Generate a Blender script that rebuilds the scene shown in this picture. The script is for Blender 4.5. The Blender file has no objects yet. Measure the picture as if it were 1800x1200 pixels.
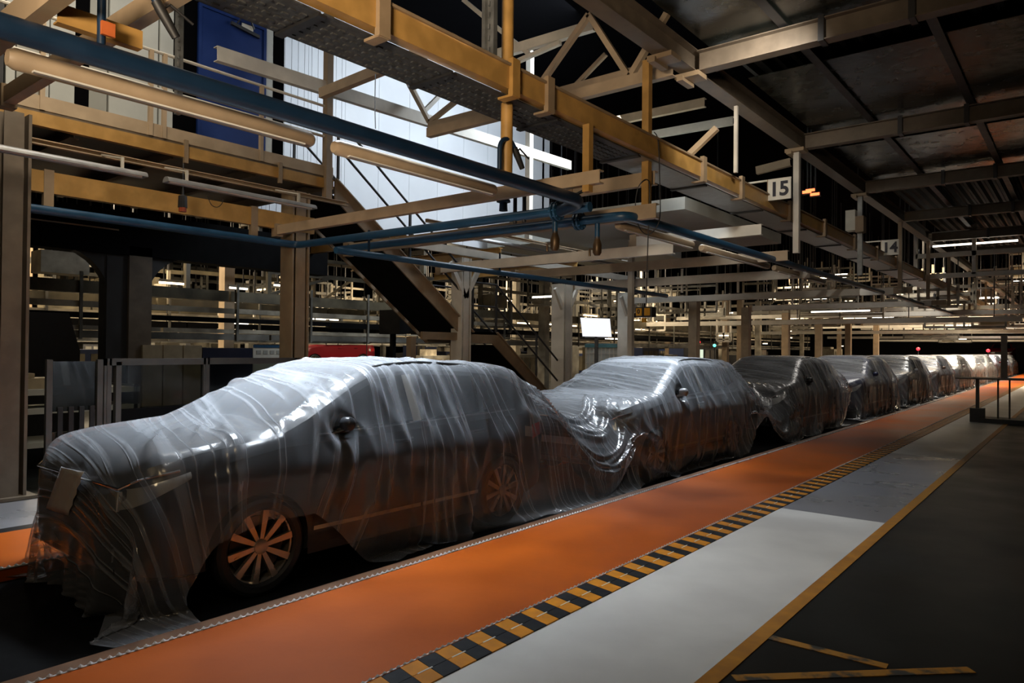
import bpy, math, random, zlib
import numpy as np
from mathutils import Vector, Matrix
# ---------------------------------------------------------------- camera, world, lamps, exposure
W_, H_, F_ = 1800., 1200., 1260.
EYE = Vector((0., 0., 1.6))
dY = Vector((1011., -22., -F_)).normalized()          # assembly line direction, seen from the lens
dN = Vector((-1570., 2., -F_)); dN = (dN - dY * dN.dot(dY)).normalized()
dX = -dN; dZ = dX.cross(dY)
if dZ.y < 0: dZ = -dZ
R3 = Matrix((dX, dY, dZ))
def at(px, py, X=None, Y=None, Z=None):
    """world point seen at a pixel of the photograph, on the plane X=, Y= or Z="""
    d = R3 @ Vector((px - 900., 600. - py, -F_))
    if X is not None: t = (X - EYE.x) / d.x
    elif Y is not None: t = (Y - EYE.y) / d.y
    else: t = (Z - EYE.z) / d.z
    return EYE + d * t
def proj(p):
    c = R3.transposed() @ (Vector(p) - EYE)
    return (900 + F_ * c.x / -c.z, 600 - F_ * c.y / -c.z)
SC = bpy.context.scene
COL = SC.collection
cd = bpy.data.cameras.new('camera'); cam = bpy.data.objects.new('camera', cd); COL.objects.link(cam)
cd.sensor_width = 36.; cd.lens = 36. * F_ / W_; cd.clip_start = .05; cd.clip_end = 300
cam.matrix_world = Matrix.Translation(EYE) @ R3.to_4x4()
SC.camera = cam
SC.view_settings.view_transform = 'Standard'; SC.view_settings.look = 'None'
SC.view_settings.exposure = 0.22; SC.view_settings.gamma = 1.0; SC.view_settings.use_curve_mapping = False
wd = bpy.data.worlds.new('world'); SC.world = wd; wd.use_nodes = True
wd.node_tree.nodes['Background'].inputs[0].default_value = (.9, .95, 1, 1)
wd.node_tree.nodes['Background'].inputs[1].default_value = .004
SC.cycles.max_bounces = 6; SC.cycles.transparent_max_bounces = 24
SC.cycles.diffuse_bounces = 3; SC.cycles.glossy_bounces = 3; SC.cycles.sample_clamp_indirect = 3.0
SC.cycles.caustics_reflective = False; SC.cycles.caustics_refractive = False
def lamp(kind, name, loc, energy, color, target=None, size=None, size_y=None, spot=None, blend=.5, spread=None):
    l = bpy.data.lights.new(name, kind); l.energy = energy; l.color = color
    if kind == 'AREA':
        l.size = size
        if size_y: l.shape = 'RECTANGLE'; l.size_y = size_y
        if spread: l.spread = math.radians(spread)
    else: l.shadow_soft_size = size or .1
    if kind == 'SPOT': l.spot_size = math.radians(spot); l.spot_blend = blend
    o = bpy.data.objects.new(name, l); COL.objects.link(o); o.location = loc
    d = Vector(target) - Vector(loc) if target else Vector((0, 0, -1))
    o.rotation_euler = d.to_track_quat('-Z', 'Y').to_euler()
    return o
COOL = (.82, .91, 1.); NEUT = (1., .95, .88); WARM = (1., .74, .42)
# walkway and cabin lamps out of frame, plus added fill lights without fixtures
lamp('SPOT', 'walkway_lamp', (-1.95, 5.6, 4.7), 195, NEUT, (-1.95, 5.9, 0), size=.25, spot=70, blend=.9)
lamp('SPOT', 'walkway_lamp', (-2.8, 1.4, 4.7), 60, NEUT, (-2.8, 2.0, 0), size=.3, spot=66, blend=1.)
lamp('AREA', 'line_fill', (-5.9, 4.0, 4.4), 210, COOL, (-5.5, 4.0, 1), size=.4, size_y=4, spread=80)  # added light for the film on the car tops, no fixture there
lamp('AREA', 'line_fill', (-6.2, 11.5, 5.4), 300, COOL, (-5.5, 10.8, 1), size=.6, size_y=6, spread=75)
lamp('AREA', 'near_light', (-.6, -.8, 4.2), 26, WARM, (-5, 5, 3.2), size=1.5, size_y=1.)
lamp('AREA', 'near_light', (-1.2, -1.6, 2.6), 58, (1., .80, .58), (-5.0, 5, 5.2), size=1.4, size_y=.6, spread=62)  # added upward fill, stands in for floor bounce on the overhead steel
lamp('SPOT', 'beam_fill', (-2.3, 6.9, 4.85), 260, (1., .93, .82), (-6.8, 15.0, 2.9), size=.15, spot=80, blend=.9)  # added to brighten the camera-facing sides of the white cross beams
for y, e in ((20, 90), (32, 260), (44, 420), (58, 500)):  # same added light over the farther cars
    lamp('AREA', 'line_fill', (-4.9, y, 5.2), e, NEUT, (-4.9, y, 0), size=1.0, size_y=7, spread=125)
lamp('AREA', 'cabin_lamp', (-8.6, 12.5, 8.6), 620, COOL, (-13.2, 12.0, 6.0), size=2.5, size_y=7)
lamp('AREA', 'mezzanine_fill', (-7.4, 2.5, 6.6), 55, (1., .86, .66), (-9.6, 3.2, 4.3), size=.5, size_y=5, spread=110)  # added to brighten the mezzanine edge and toe board
lamp('AREA', 'cabin_lamp', (-9.2, 4.2, 8.9), 60, NEUT, (-10.7, 4.2, 5.2), size=1.0, size_y=5)
HALL = (1., .80, .54)
for x, y, z, e in ((-18, 7, 5.5, 1000), (-19, 19, 5.5, 1300), (-30, 14, 7, 2800), (-14, 26, 6, 900), (-19, 33, 6, 1100), (-32, 36, 7.5, 2000), (-14, 46, 6, 700), (-28, 62, 8, 1100), (-8, 62, 7.5, 1800), (-6, 42, 7.5, 1100), (1, 46, 7.5, 900)):
    lamp('AREA', 'hall_fill', (x, y, z), e, HALL, (x, y, 0), size=3., size_y=5., spread=150)  # added to lift the background rows beyond what the strip lamps give
# ---------------------------------------------------------------- mesh building
class MB:
    def __init__(s): s.v = []; s.f = []; s.m = []; s.mi = 0
    def add(s, vs, fs):
        n = len(s.v); s.v.extend([tuple(v) for v in vs]); s.f.extend([tuple(i + n for i in f) for f in fs]); s.m.extend([s.mi] * len(fs)); return s
    def box(s, x0, y0, z0, x1, y1, z1):
        return s.add([(x0,y0,z0),(x1,y0,z0),(x1,y1,z0),(x0,y1,z0),(x0,y0,z1),(x1,y0,z1),(x1,y1,z1),(x0,y1,z1)],
                     [(3,2,1,0),(4,5,6,7),(0,1,5,4),(1,2,6,5),(2,3,7,6),(3,0,4,7)])
    def cbox(s, c, d, rz=0.):
        ca, sa = math.cos(rz), math.sin(rz); hx, hy, hz = d[0]/2, d[1]/2, d[2]/2; vs = []
        for z in (-hz, hz):
            for x, y in ((-hx,-hy),(hx,-hy),(hx,hy),(-hx,hy)): vs.append((c[0]+x*ca-y*sa, c[1]+x*sa+y*ca, c[2]+z))
        return s.add(vs, [(3,2,1,0),(4,5,6,7),(0,1,5,4),(1,2,6,5),(2,3,7,6),(3,0,4,7)])
    def frame_(s, p, q):
        d = (Vector(q) - Vector(p)).normalized(); up = Vector((0,0,1))
        if abs(d.z) > .95: up = Vector((0,1,0))
        a = d.cross(up).normalized(); b = a.cross(d).normalized(); return a, b
    def prof(s, p, q, pts, closed=True):
        """extrude a 2-D outline (side, up) from p to q"""
        p, q = Vector(p), Vector(q); a, b = s.frame_(p, q); n = len(pts)
        vs = [p + a*u + b*v for u, v in pts] + [q + a*u + b*v for u, v in pts]
        fs = [(i, (i+1) % n, n+(i+1) % n, n+i) for i in range(n if closed else n-1)]
        if closed: fs += [tuple(range(n))[::-1], tuple(range(n, 2*n))]
        return s.add(vs, fs)
    def beam(s, p, q, w, h):
        return s.prof(p, q, [(-w/2,-h/2),(w/2,-h/2),(w/2,h/2),(-w/2,h/2)])
    def ibeam(s, p, q, w, h, t=.012):
        a, b = w/2, h/2; k = t/2
        return s.prof(p, q, [(-a,-b),(a,-b),(a,-b+t),(k,-b+t),(k,b-t),(a,b-t),(a,b),(-a,b),(-a,b-t),(-k,b-t),(-k,-b+t),(-a,-b+t)])
    def cbeam(s, p, q, w, h, t=.012, side=1):
        a, b = w/2*side, h/2
        P = [(-a,-b),(a,-b),(a,-b+t),(-a+t*side,-b+t),(-a+t*side,b-t),(a,b-t),(a,b),(-a,b)]
        return s.prof(p, q, P if side > 0 else P[::-1])
    def tube(s, pts, r, n=10, caps=True, closed=False):
        pts = [Vector(p) for p in pts]; rs = r if isinstance(r, (list, tuple)) else [r]*len(pts); base = len(s.v); m = len(pts)
        a = None; vs = []
        for i, p in enumerate(pts):
            if closed: d = pts[(i+1) % m] - pts[i-1]
            else: d = (pts[min(i+1, m-1)] - pts[max(i-1, 0)])
            d.normalize()
            if a is None: a, b = s.frame_(p, p + d)
            else:
                a = (a - d*a.dot(d)).normalized()
            b = d.cross(a)
            for k in range(n):
                t = 2*math.pi*k/n; vs.append(p + (a*math.cos(t) + b*math.sin(t))*rs[i])
        fs = []
        for i in range(m if closed else m-1):
            j = (i+1) % m
            for k in range(n): k2 = (k+1) % n; fs.append((i*n+k, i*n+k2, j*n+k2, j*n+k))
        if caps and not closed: fs += [tuple(range(n))[::-1], tuple(range((m-1)*n, m*n))]
        return s.add(vs, fs)
    def lathe(s, prof, c, axis='Z', n=24, cap=True):
        """prof: (radius, along) pairs"""
        vs = []; m = len(prof)
        for i, (r, h) in enumerate(prof):
            for k in range(n):
                t = 2*math.pi*k/n; u, v = r*math.cos(t), r*math.sin(t)
                o = {'Z': (u, v, h), 'X': (h, u, v), 'Y': (v, h, u)}[axis]
                vs.append((c[0]+o[0], c[1]+o[1], c[2]+o[2]))
        fs = [(i*n+k, i*n+(k+1) % n, (i+1)*n+(k+1) % n, (i+1)*n+k) for i in range(m-1) for k in range(n)]
        if cap and prof[0][0] > 0: fs.append(tuple(range(n))[::-1])
        if cap and prof[-1][0] > 0: fs.append(tuple(range((m-1)*n, m*n)))
        return s.add(vs, fs)
    def poly(s, pts, ext):
        """prism: 3-D polygon extruded by vector ext"""
        n = len(pts); e = Vector(ext); vs = [Vector(p) for p in pts] + [Vector(p) + e for p in pts]
        return s.add(vs, [tuple(range(n))[::-1], tuple(range(n, 2*n))] + [(i, (i+1) % n, n+(i+1) % n, n+i) for i in range(n)])
def build(name, mb, mats, parent=None, smooth=False, bevel=0, **tags):
    vs = np.array(mb.v, float)
    if parent is None:
        c = (vs.min(0) + vs.max(0))/2; c[2] = vs[:, 2].min()
    else: c = np.array(wloc(parent))
    me = bpy.data.meshes.new(name); me.from_pydata((vs - c).tolist(), [], mb.f)
    if not isinstance(mats, (list, tuple)): mats = [mats]
    for m in mats: me.materials.append(m)
    if len(mats) > 1: me.polygons.foreach_set('material_index', mb.m)
    if smooth:
        me.polygons.foreach_set('use_smooth', [True]*len(me.polygons))
        if smooth != 'all': me.set_sharp_from_angle(angle=math.radians(smooth if smooth is not True else 40))
    o = bpy.data.objects.new(name, me); COL.objects.link(o)
    if bevel:
        b = o.modifiers.new('bevel', 'BEVEL'); b.width = bevel; b.segments = 2; b.limit_method = 'ANGLE'
    if parent is not None: o.parent = parent
    else: o.location = c
    tag(o, **tags); return o
def wloc(o):
    l = Vector(o.location)
    while o.parent: o = o.parent; l = l + o.location
    return l
def tag(o, label=None, cat=None, group=None, kind=None):
    if label: o['label'] = label
    if cat: o['category'] = cat
    if group: o['group'] = group
    if kind: o['kind'] = kind
    return o
def thing(name, loc, label, cat, group=None, kind=None):
    o = bpy.data.objects.new(name, None); COL.objects.link(o); o.location = loc; o.empty_display_size = .2
    return tag(o, label, cat, group, kind)
def dup(root, loc=None, parent=None, **tags):
    c = root.copy(); COL.objects.link(c)
    if parent is not None: c.parent = parent
    if loc is not None: c.location = loc
    for ch in list(root.children): dup(ch, parent=c)
    tag(c, **tags); return c
# ---------------------------------------------------------------- materials
def mat(name, col, rough=.5, metal=0., var=.12, scale=6., bump=.0, bscale=40., col2=None, spec=.5, emit=None, es=0., stretch=None, fac=(.4,.7), coat=0.):
    m = bpy.data.materials.new(name); m.use_nodes = True; nt = m.node_tree; N = nt.nodes; L = nt.links; b = N['Principled BSDF']
    b.inputs['Roughness'].default_value = rough; b.inputs['Metallic'].default_value = metal
    b.inputs['Specular IOR Level'].default_value = spec; b.inputs['Coat Weight'].default_value = coat
    b.inputs['Base Color'].default_value = (*col, 1)
    if emit: b.inputs['Emission Color'].default_value = (*emit, 1); b.inputs['Emission Strength'].default_value = es
    tc = N.new('ShaderNodeNewGeometry'); mp = N.new('ShaderNodeMapping'); L.new(tc.outputs['Position'], mp.inputs[0])
    if stretch: mp.inputs['Scale'].default_value = stretch
    if var or col2:
        n = N.new('ShaderNodeTexNoise'); n.inputs['Scale'].default_value = scale; n.inputs['Detail'].default_value = 5; L.new(mp.outputs[0], n.inputs[0])
        r = N.new('ShaderNodeValToRGB'); L.new(n.outputs[0], r.inputs[0]); L.new(r.outputs[0], b.inputs['Base Color'])
        r.color_ramp.elements[0].position = fac[0]; r.color_ramp.elements[1].position = fac[1]
        c2 = col2 if col2 else tuple(c*(1-var*2) for c in col)
        r.color_ramp.elements[0].color = (*c2, 1); r.color_ramp.elements[1].color = (*col, 1)
        q = N.new('ShaderNodeMath'); q.operation = 'MULTIPLY_ADD'; L.new(n.outputs[0], q.inputs[0]); q.inputs[1].default_value = .3; q.inputs[2].default_value = rough - .15
        L.new(q.outputs[0], b.inputs['Roughness'])
    if bump:
        n2 = N.new('ShaderNodeTexNoise'); n2.inputs['Scale'].default_value = bscale; n2.inputs['Detail'].default_value = 4; L.new(mp.outputs[0], n2.inputs[0])
        u = N.new('ShaderNodeBump'); u.inputs['Strength'].default_value = bump; u.inputs['Distance'].default_value = .01
        L.new(n2.outputs[0], u.inputs['Height']); L.new(u.outputs[0], b.inputs['Normal'])
    return m
def glow(name, col, es):
    return mat(name, (.02,.02,.02), .4, var=0, emit=col, es=es)
M = {}
M['concrete'] = mat('dark_concrete', (.011,.0122,.0115), .36, var=.3, scale=1.3, bump=.05, bscale=8, col2=(.006,.007,.007), spec=.22)
M['orange'] = mat('orange_paint', (.43,.088,.004), .42, var=.2, scale=.9, bump=.05, bscale=20, col2=(.25,.045,.002), spec=.2, fac=(.35,.68))
M['white_floor'] = mat('white_floor_paint', (.66,.65,.62), .42, var=.1, scale=1.2, bump=.03, col2=(.52,.51,.49))
M['grey_floor'] = mat('grey_floor_paint', (.19,.19,.205), .3, var=.1, scale=1.5, col2=(.155,.155,.165))
M['yellow_line'] = mat('yellow_line_paint', (.46,.20,.012), .45, var=.2, scale=7, col2=(.30,.12,.01))
M['tape_yellow'] = mat('tape_yellow', (.60,.225,.009), .45, var=.15, scale=9, spec=.25)
M['tape_black'] = mat('tape_black', (.007,.008,.011), .5, var=.15, scale=9, spec=.2)
M['worn_line'] = mat('worn_yellow_paint', (.34,.15,.01), .5, scale=9, col2=(.03,.03,.026), fac=(.38,.5))
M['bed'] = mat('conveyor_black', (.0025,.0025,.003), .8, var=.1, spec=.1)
M['ledge'] = mat('ledge_brown', (.17,.075,.03), .5, var=.2)
M['steel'] = mat('bright_steel', (.80,.82,.84), .3, .35, var=.1)
M['cream'] = mat('cream_painted_steel', (.44,.33,.215), .5, var=.10, scale=4, bump=.05)
M['white_steel'] = mat('white_painted_steel', (.62,.58,.50), .5, var=.08, scale=4)
M['yellow_steel'] = mat('ochre_yellow_steel', (.47,.265,.075), .45, var=.14, scale=5, bump=.04)
M['tan_steel'] = mat('tan_steel', (.30,.215,.13), .55, var=.12, scale=5)
M['brown_steel'] = mat('brown_steel', (.16,.125,.09), .55, var=.15, scale=5)
M['blue_pipe'] = mat('blue_pipe_paint', (.017,.072,.15), .38, var=.1, scale=6)
M['navy_pipe'] = mat('navy_pipe_paint', (.007,.024,.055), .4, var=.1, scale=6)
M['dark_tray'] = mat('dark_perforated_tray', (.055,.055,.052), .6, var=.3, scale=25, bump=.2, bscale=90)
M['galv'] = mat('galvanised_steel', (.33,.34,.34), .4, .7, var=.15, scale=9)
M['black'] = mat('black_rubber', (.012,.012,.013), .55, var=.1)
M['dark'] = mat('dark_paint', (.025,.025,.027), .5, var=.1)
# ---------------------------------------------------------------- floor
def slab(name, x0, x1, y0, y1, z0, z1, m, label, cat, kind='structure', nseg=1):
    mb = MB()
    for i in range(nseg):
        a, b = y0 + (y1-y0)*i/nseg, y0 + (y1-y0)*(i+1)/nseg; mb.box(x0, a, z0, x1, b, z1)
    return build(name, mb, m, label=label, cat=cat, kind=kind)
slab('floor', -1.38, 9, -4, 95, -.3, 0, M['concrete'], 'dark glossy concrete floor to the right of the yellow line', 'floor')
slab('floor', -60, -8.5, -4, 95, -.3, 0, M['concrete'], 'dark factory floor beyond the pillars on the left', 'floor')
slab('trim_1', -3.85, -2.66, -2, 95, -.3, .012, M['orange'], 'orange painted walkway between covered cars and striped edge', 'walkway')
slab('trim_2', -7.12, -5.98, -2, 95, -.3, .012, M['orange'], 'orange walkway on the far side of the cars', 'walkway')
slab('trim_3', -2.43, -1.47, -2, 7.43, -.3, .004, M['white_floor'], 'white painted path section nearest the camera', 'walkway')
slab('trim_4', -2.43, -1.47, 7.43, 12.65, -.3, .003, M['grey_floor'], 'grey path section between two white sections', 'walkway')
slab('trim_5', -2.43, -1.47, 12.65, 95, -.3, .004, M['white_floor'], 'pale path section receding to the far end', 'walkway')
slab('trim_6', -1.47, -1.38, -2, 95, -.3, .006, M['yellow_line'], 'yellow line along the right edge of the white path', 'floor marking')
slab('trim_7', -8.5, -7.30, -4, 95, -.3, .0, M['grey_floor'], 'grey path beyond the cars beside the pillars', 'walkway')
slab('trim_8', -7.30, -7.12, -4, 95, -.3, .008, M['tape_black'], 'black edge strip beyond the far orange walkway', 'floor marking')
slab('conveyor_bed', -5.98, -4.03, -2, 95, -.35, -.08, M['bed'], 'black recessed conveyor bed under the covered cars', 'conveyor')
slab('trim_9', -4.03, -3.85, -2, 95, -.3, -.01, M['ledge'], 'brown ledge between conveyor bed and orange walkway', 'ledge')
# bright beaded chain along both edges of the orange walkways and of the striped edge
def chain(x, y0, y1, pitch, r, z, label):
    mb = MB(); n = int((y1-y0)/pitch)
    for i in range(n):
        y = y0 + i*pitch; l = pitch*.36
        vs = [(x, y-l, z), (x-r, y, z), (x, y+l, z), (x+r, y, z), (x, y, z+r), (x, y, z-r*.5)]
        mb.add(vs, [(0,1,4),(1,2,4),(2,3,4),(3,0,4),(1,0,5),(2,1,5),(3,2,5),(0,3,5)])
    mb.box(x-r*.5, y0, z-r*.9, x+r*.5, y1, z-r*.3)
    return build('chain_strip', mb, M['steel'], label=label, cat='chain', kind='stuff')
chain(-3.855, 0, 34, .045, .013, .02, 'bright beaded chain along the orange walkway beside the conveyor')
chain(-5.975, 0, 30, .045, .013, .02, 'bright beaded chain along the far orange walkway')
chain(-2.668, 1.5, 30, .045, .009, .016, 'thin beaded strip between orange walkway and striped edge')
# black and yellow blocks
hs = thing('hazard_strip', (-2.545, 2, 0), 'black and yellow striped edge strip between orange walkway and white path', 'hazard strip')
PITCH = .243
def block(name, y, m, sub):
    mb = MB(); sk = -.05; L2 = PITCH/2 - .003
    for (x0, x1) in ((-2.66, -2.547), (-2.543, -2.43)):
        vs = []
        for z in (-.05, .011):
            for x, a in ((x0, y), (x1, y), (x1, y+L2), (x0, y+L2)): vs.append((x, a + sk*(x+2.66)/.23, z))
        mb.add(vs, [(3,2,1,0),(4,5,6,7),(0,1,5,4),(1,2,6,5),(2,3,7,6),(3,0,4,7)])
    o = build(name, mb, m, hs)
    if sub:
        s_ = MB(); s_.box(-2.549, y+.008, .0, -2.541, y+L2-.008, .0125); build('joint_line', s_, M['white_floor'], o)
    return o
yb0 = None; y = 1.48
k = 0
while y < 60:
    if k == 0: by = block('yellow_block', y, M['tape_yellow'], True); bk = block('black_block', y+PITCH/2, M['tape_black'], False); y0_ = y
    else:
        a = by.copy(); COL.objects.link(a); a.parent = hs; a.location = by.location + Vector((0, y-y0_, 0))
        if y < 14:
            j = by.children[0].copy(); COL.objects.link(j); j.parent = a
        b = bk.copy(); COL.objects.link(b); b.parent = hs; b.location = bk.location + Vector((0, y-y0_, 0))
    y += PITCH; k += 1
build('base_strip', MB().box(-2.66, -2, -.3, -2.43, 95, .002), M['tape_black'], hs)
# worn yellow lines of a loading bay on the dark floor
def mark(p, q, w, label, m):
    p, q = Vector((*p, 0)), Vector((*q, 0)); d = (q-p).normalized(); n = Vector((-d.y, d.x, 0))*w/2
    return build('floor_line', MB().poly([p-n, q-n, q+n, p+n], (0,0,.004)), m, label=label, cat='floor marking')
a1, a2 = at(1352,1120,Z=0), at(1560,1172,Z=0)
mark(a1.xy, a2.xy, .065, 'worn yellow floor line slanting away from the yellow path line', M['worn_line'])
a1, a2 = at(1290,1192,Z=0), at(1640,1180,Z=0)
mark(a1.xy, (a1.xy + (a2.xy-a1.xy)*1.2), .065, 'worn yellow floor line at the bottom edge of the picture', M['worn_line'])
# ---------------------------------------------------------------- cars (local: y 0 nose .. 4.23 tail, x across, z 0 under the tyres)
def paint(name, col, rough=.34): return mat(name, col, rough, .1, var=.0, coat=.08, spec=.35)
PAINT = {'charcoal': paint('charcoal_car_paint', (.035,.037,.042)), 'silver': paint('silver_car_paint', (.34,.35,.37)), 'black': paint('black_car_paint', (.012,.012,.014)),
         'navy': paint('navy_car_paint', (.02,.025,.07)), 'white': paint('white_car_paint', (.62,.62,.6)), 'red': paint('red_car_paint', (.17,.006,.012)), 'brown': paint('brown_car_paint', (.13,.085,.06))}
M['car_glass'] = mat('dark_car_glass', (.012,.014,.016), .06, 0, var=0, coat=.5)
M['chrome'] = mat('chrome', (.75,.75,.74), .15, 1., var=0)
M['rim'] = mat('alloy_rim', (.55,.50,.45), .32, .8, var=.05)
M['lens'] = mat('headlamp_lens', (.55,.56,.55), .1, .2, var=.0, coat=.8)
M['tail'] = mat('tail_lamp_red', (.45,.01,.015), .2, 0, var=0, coat=.8)
M['plastic'] = mat('black_bumper_plastic', (.015,.015,.016), .5, 0, var=.1)
M['foam'] = mat('white_protective_strip', (.62,.60,.54), .6, 0, var=.06)
M['seat'] = mat('grey_seat_fabric', (.10,.10,.10), .8, 0, var=.1)
def lerp(x, xs, ys): return float(np.interp(x, xs, ys))
ZT_Y = [0,.03,.10,.2,.45,.8,1.02,1.4,1.75,1.92,2.15,2.5,3.0,3.4,3.66,3.9,4.08,4.14,4.20,4.23]
ZT_Z = [.74,.86,.94,.98,1.02,1.06,1.09,1.28,1.44,1.50,1.53,1.545,1.52,1.48,1.42,1.27,1.16,1.12,1.05,.97]
ZB_Y = [0,.05,.2,.5,3.8,4.1,4.23]; ZB_Z = [.32,.24,.20,.19,.20,.26,.36]
HW_Y = [0,.04,.12,.3,.6,1.2,3.4,3.8,4.05,4.17,4.23]; HW_W = [.64,.72,.79,.85,.885,.90,.90,.88,.83,.76,.70]
BELT_Y = [0,.1,.45,1.0,2.5,3.7,4.1,4.23]; BELT_Z = [.68,.84,.95,1.03,1.065,1.09,1.05,.93]
def ring(y):
    zt, zb, w, bl = lerp(y,ZT_Y,ZT_Z), lerp(y,ZB_Y,ZB_Z), lerp(y,HW_Y,HW_W), lerp(y,BELT_Y,BELT_Z)
    bl = min(bl, zt-.05); k = max(0., min(1., (zt-bl-.05)/.15))
    gx = w*.94 - .42*(zt-.055-bl); x6 = (1-k)*w*.90 + k*gx
    h = zb + (bl-zb)*.35
    P = [(0,zb),(w*.8,zb),(w*.96,zb+.05),(w*.99,h),(w,zb+(bl-zb)*.66),(w*.985,bl-.05),(w*.94,bl),(x6,zt-.055+.03*(1-k)),(x6-.07,zt-.015),(x6*.45,zt+.008),(0,zt+.012)]
    return P
def side_x(y, z):
    P = ring(y)[2:9]; zs = [p[1] for p in P]; return lerp(z, zs, [p[0] for p in P])
YS = sorted(set([0,.02,.05,.1,.16,.25,.35,.45,.55,.7,.83,.95,1.02,1.1,1.25,1.4,1.6,1.75,1.85,1.92,2.0,2.15,2.3,2.5,2.75,3.0,3.2,3.4,3.55,3.66,3.8,3.9,4.0,4.08,4.14,4.18,4.21,4.23]))
WY = (.83, 3.39); WR = .33
def car_body_mesh(m):
    mb = MB(); rings = []
    for y in YS:
        h = ring(y); r = [(x, y, z) for x, z in h] + [(-x, y, z) for x, z in h[-2:0:-1]]; rings.append(r)
    n = len(rings[0]); vs = [v for r in rings for v in r]
    fs = [(i*n+k, (i+1)*n+k, (i+1)*n+(k+1) % n, i*n+(k+1) % n) for i in range(len(rings)-1) for k in range(n)]
    fs += [tuple(range(n)), tuple(range((len(rings)-1)*n, len(rings)*n))[::-1]]
    mb.add(vs, fs)
    o = build('body', mb, m, smooth=35)
    loc = o.location.copy(); o.data.transform(Matrix.Translation(loc)); o.location = (0,0,0)
    c = MB()
    for y in WY:
        for s in (-1, 1):
            c.lathe([(.0,-.16),(.375,-.16),(.375,.16),(.0,.16)], (s*.84, y, WR-.01), 'X', 32)
    cut = build('cut', c, m); l2 = cut.location.copy(); cut.data.transform(Matrix.Translation(l2)); cut.location = (0,0,0)
    b = o.modifiers.new('b', 'BOOLEAN'); b.object = cut; b.operation = 'DIFFERENCE'; b.solver = 'EXACT'
    dg = bpy.context.evaluated_depsgraph_get(); me = bpy.data.meshes.new_from_object(o.evaluated_get(dg))
    bpy.data.objects.remove(o); bpy.data.objects.remove(cut)
    return me
def patch(y0, y1, z0, z1, off, ny=10, nz=8, s=1, notch=None):
    """a panel that follows the flank of the body"""
    vs = []; fs = []
    for i in range(ny+1):
        y = y0 + (y1-y0)*i/ny
        for j in range(nz+1):
            z = z0 + (z1-z0)*j/nz; yy = y
            if notch:  # keep clear of the rear wheel arch
                cy, cz, r = notch; d = r*r-(z-cz)**2
                if d > 0: yy = min(y, cy - math.sqrt(d)) if cy > y0 and i == ny else y
                if d > 0 and i < ny: yy = y0 + (min(y1, cy-math.sqrt(d))-y0)*i/ny
            vs.append((s*(side_x(yy, z)+off), yy, z))
    m = nz+1
    for i in range(ny):
        for j in range(nz): fs.append((i*m+j, (i+1)*m+j, (i+1)*m+j+1, i*m+j+1))
    return MB().add(vs, fs)
def glass_poly(pts, off, s=1):
    bl = lambda y: lerp(y,BELT_Y,BELT_Z)
    w = .90*.94
    P = [(s*(w - .42*(z-bl(y)) + off), y, z) for y, z in pts]
    return MB().poly(P, (s*.004,0,.001))
def shift(mb, loc):
    mb.v = [(x+loc[0], y+loc[1], z+loc[2]) for x, y, z in mb.v]; return mb
def make_wheel(car, loc, y, s, tyre=True):
    w = bpy.data.objects.new('wheel', None); COL.objects.link(w); w.parent = car; w.location = (s*.80, y, WR)
    base = wloc(w)
    T = MB().lathe([(.245,-.095),(.30,-.10),(.322,-.085),(.33,-.06),(.33,.06),(.322,.085),(.30,.10),(.262,.098),(.245,.085),(.245,-.095)], base, 'X', 40)
    build('tyre', T, M['black'], w, smooth=30)
    r = MB()
    f = s*.085
    prof = [(.262,.098),(.268,.088),(.262,.075),(.235,.06),(.232,-.06),(.0,-.06)]
    r.lathe([(a, s*b) for a, b in prof], base, 'X', 40, cap=False)
    r.lathe([(.05,s*.05),(.05,s*.082),(.03,s*.09),(0,s*.09)], base, 'X', 16)
    for k in range(10):
        t = 2*math.pi*(k+.25)/10; c, sn = math.cos(t), math.sin(t); px, pz = -sn, c
        i0, i1, w0, w1 = .035, .25, .014, .024
        q = []
        for (rr, ww, dx) in ((i0,w0,f-.012),(i1,w1,s*.078)):
            for e in (-1, 1): q.append((base[0]+dx, base[1]+c*rr+px*ww*e, base[2]+sn*rr+pz*ww*e))
        p = [q[0], q[1], q[3], q[2]]
        r.poly(p, (-s*.03,0,0))
    build('rim', r, M['rim'], w, smooth=30)
    d = MB().lathe([(0,-s*.0),(.20,-s*.0),(.20,s*.02),(.0,s*.02)], base, 'X', 32)
    build('brake_disc', d, M['dark'], w)
    return w
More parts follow.
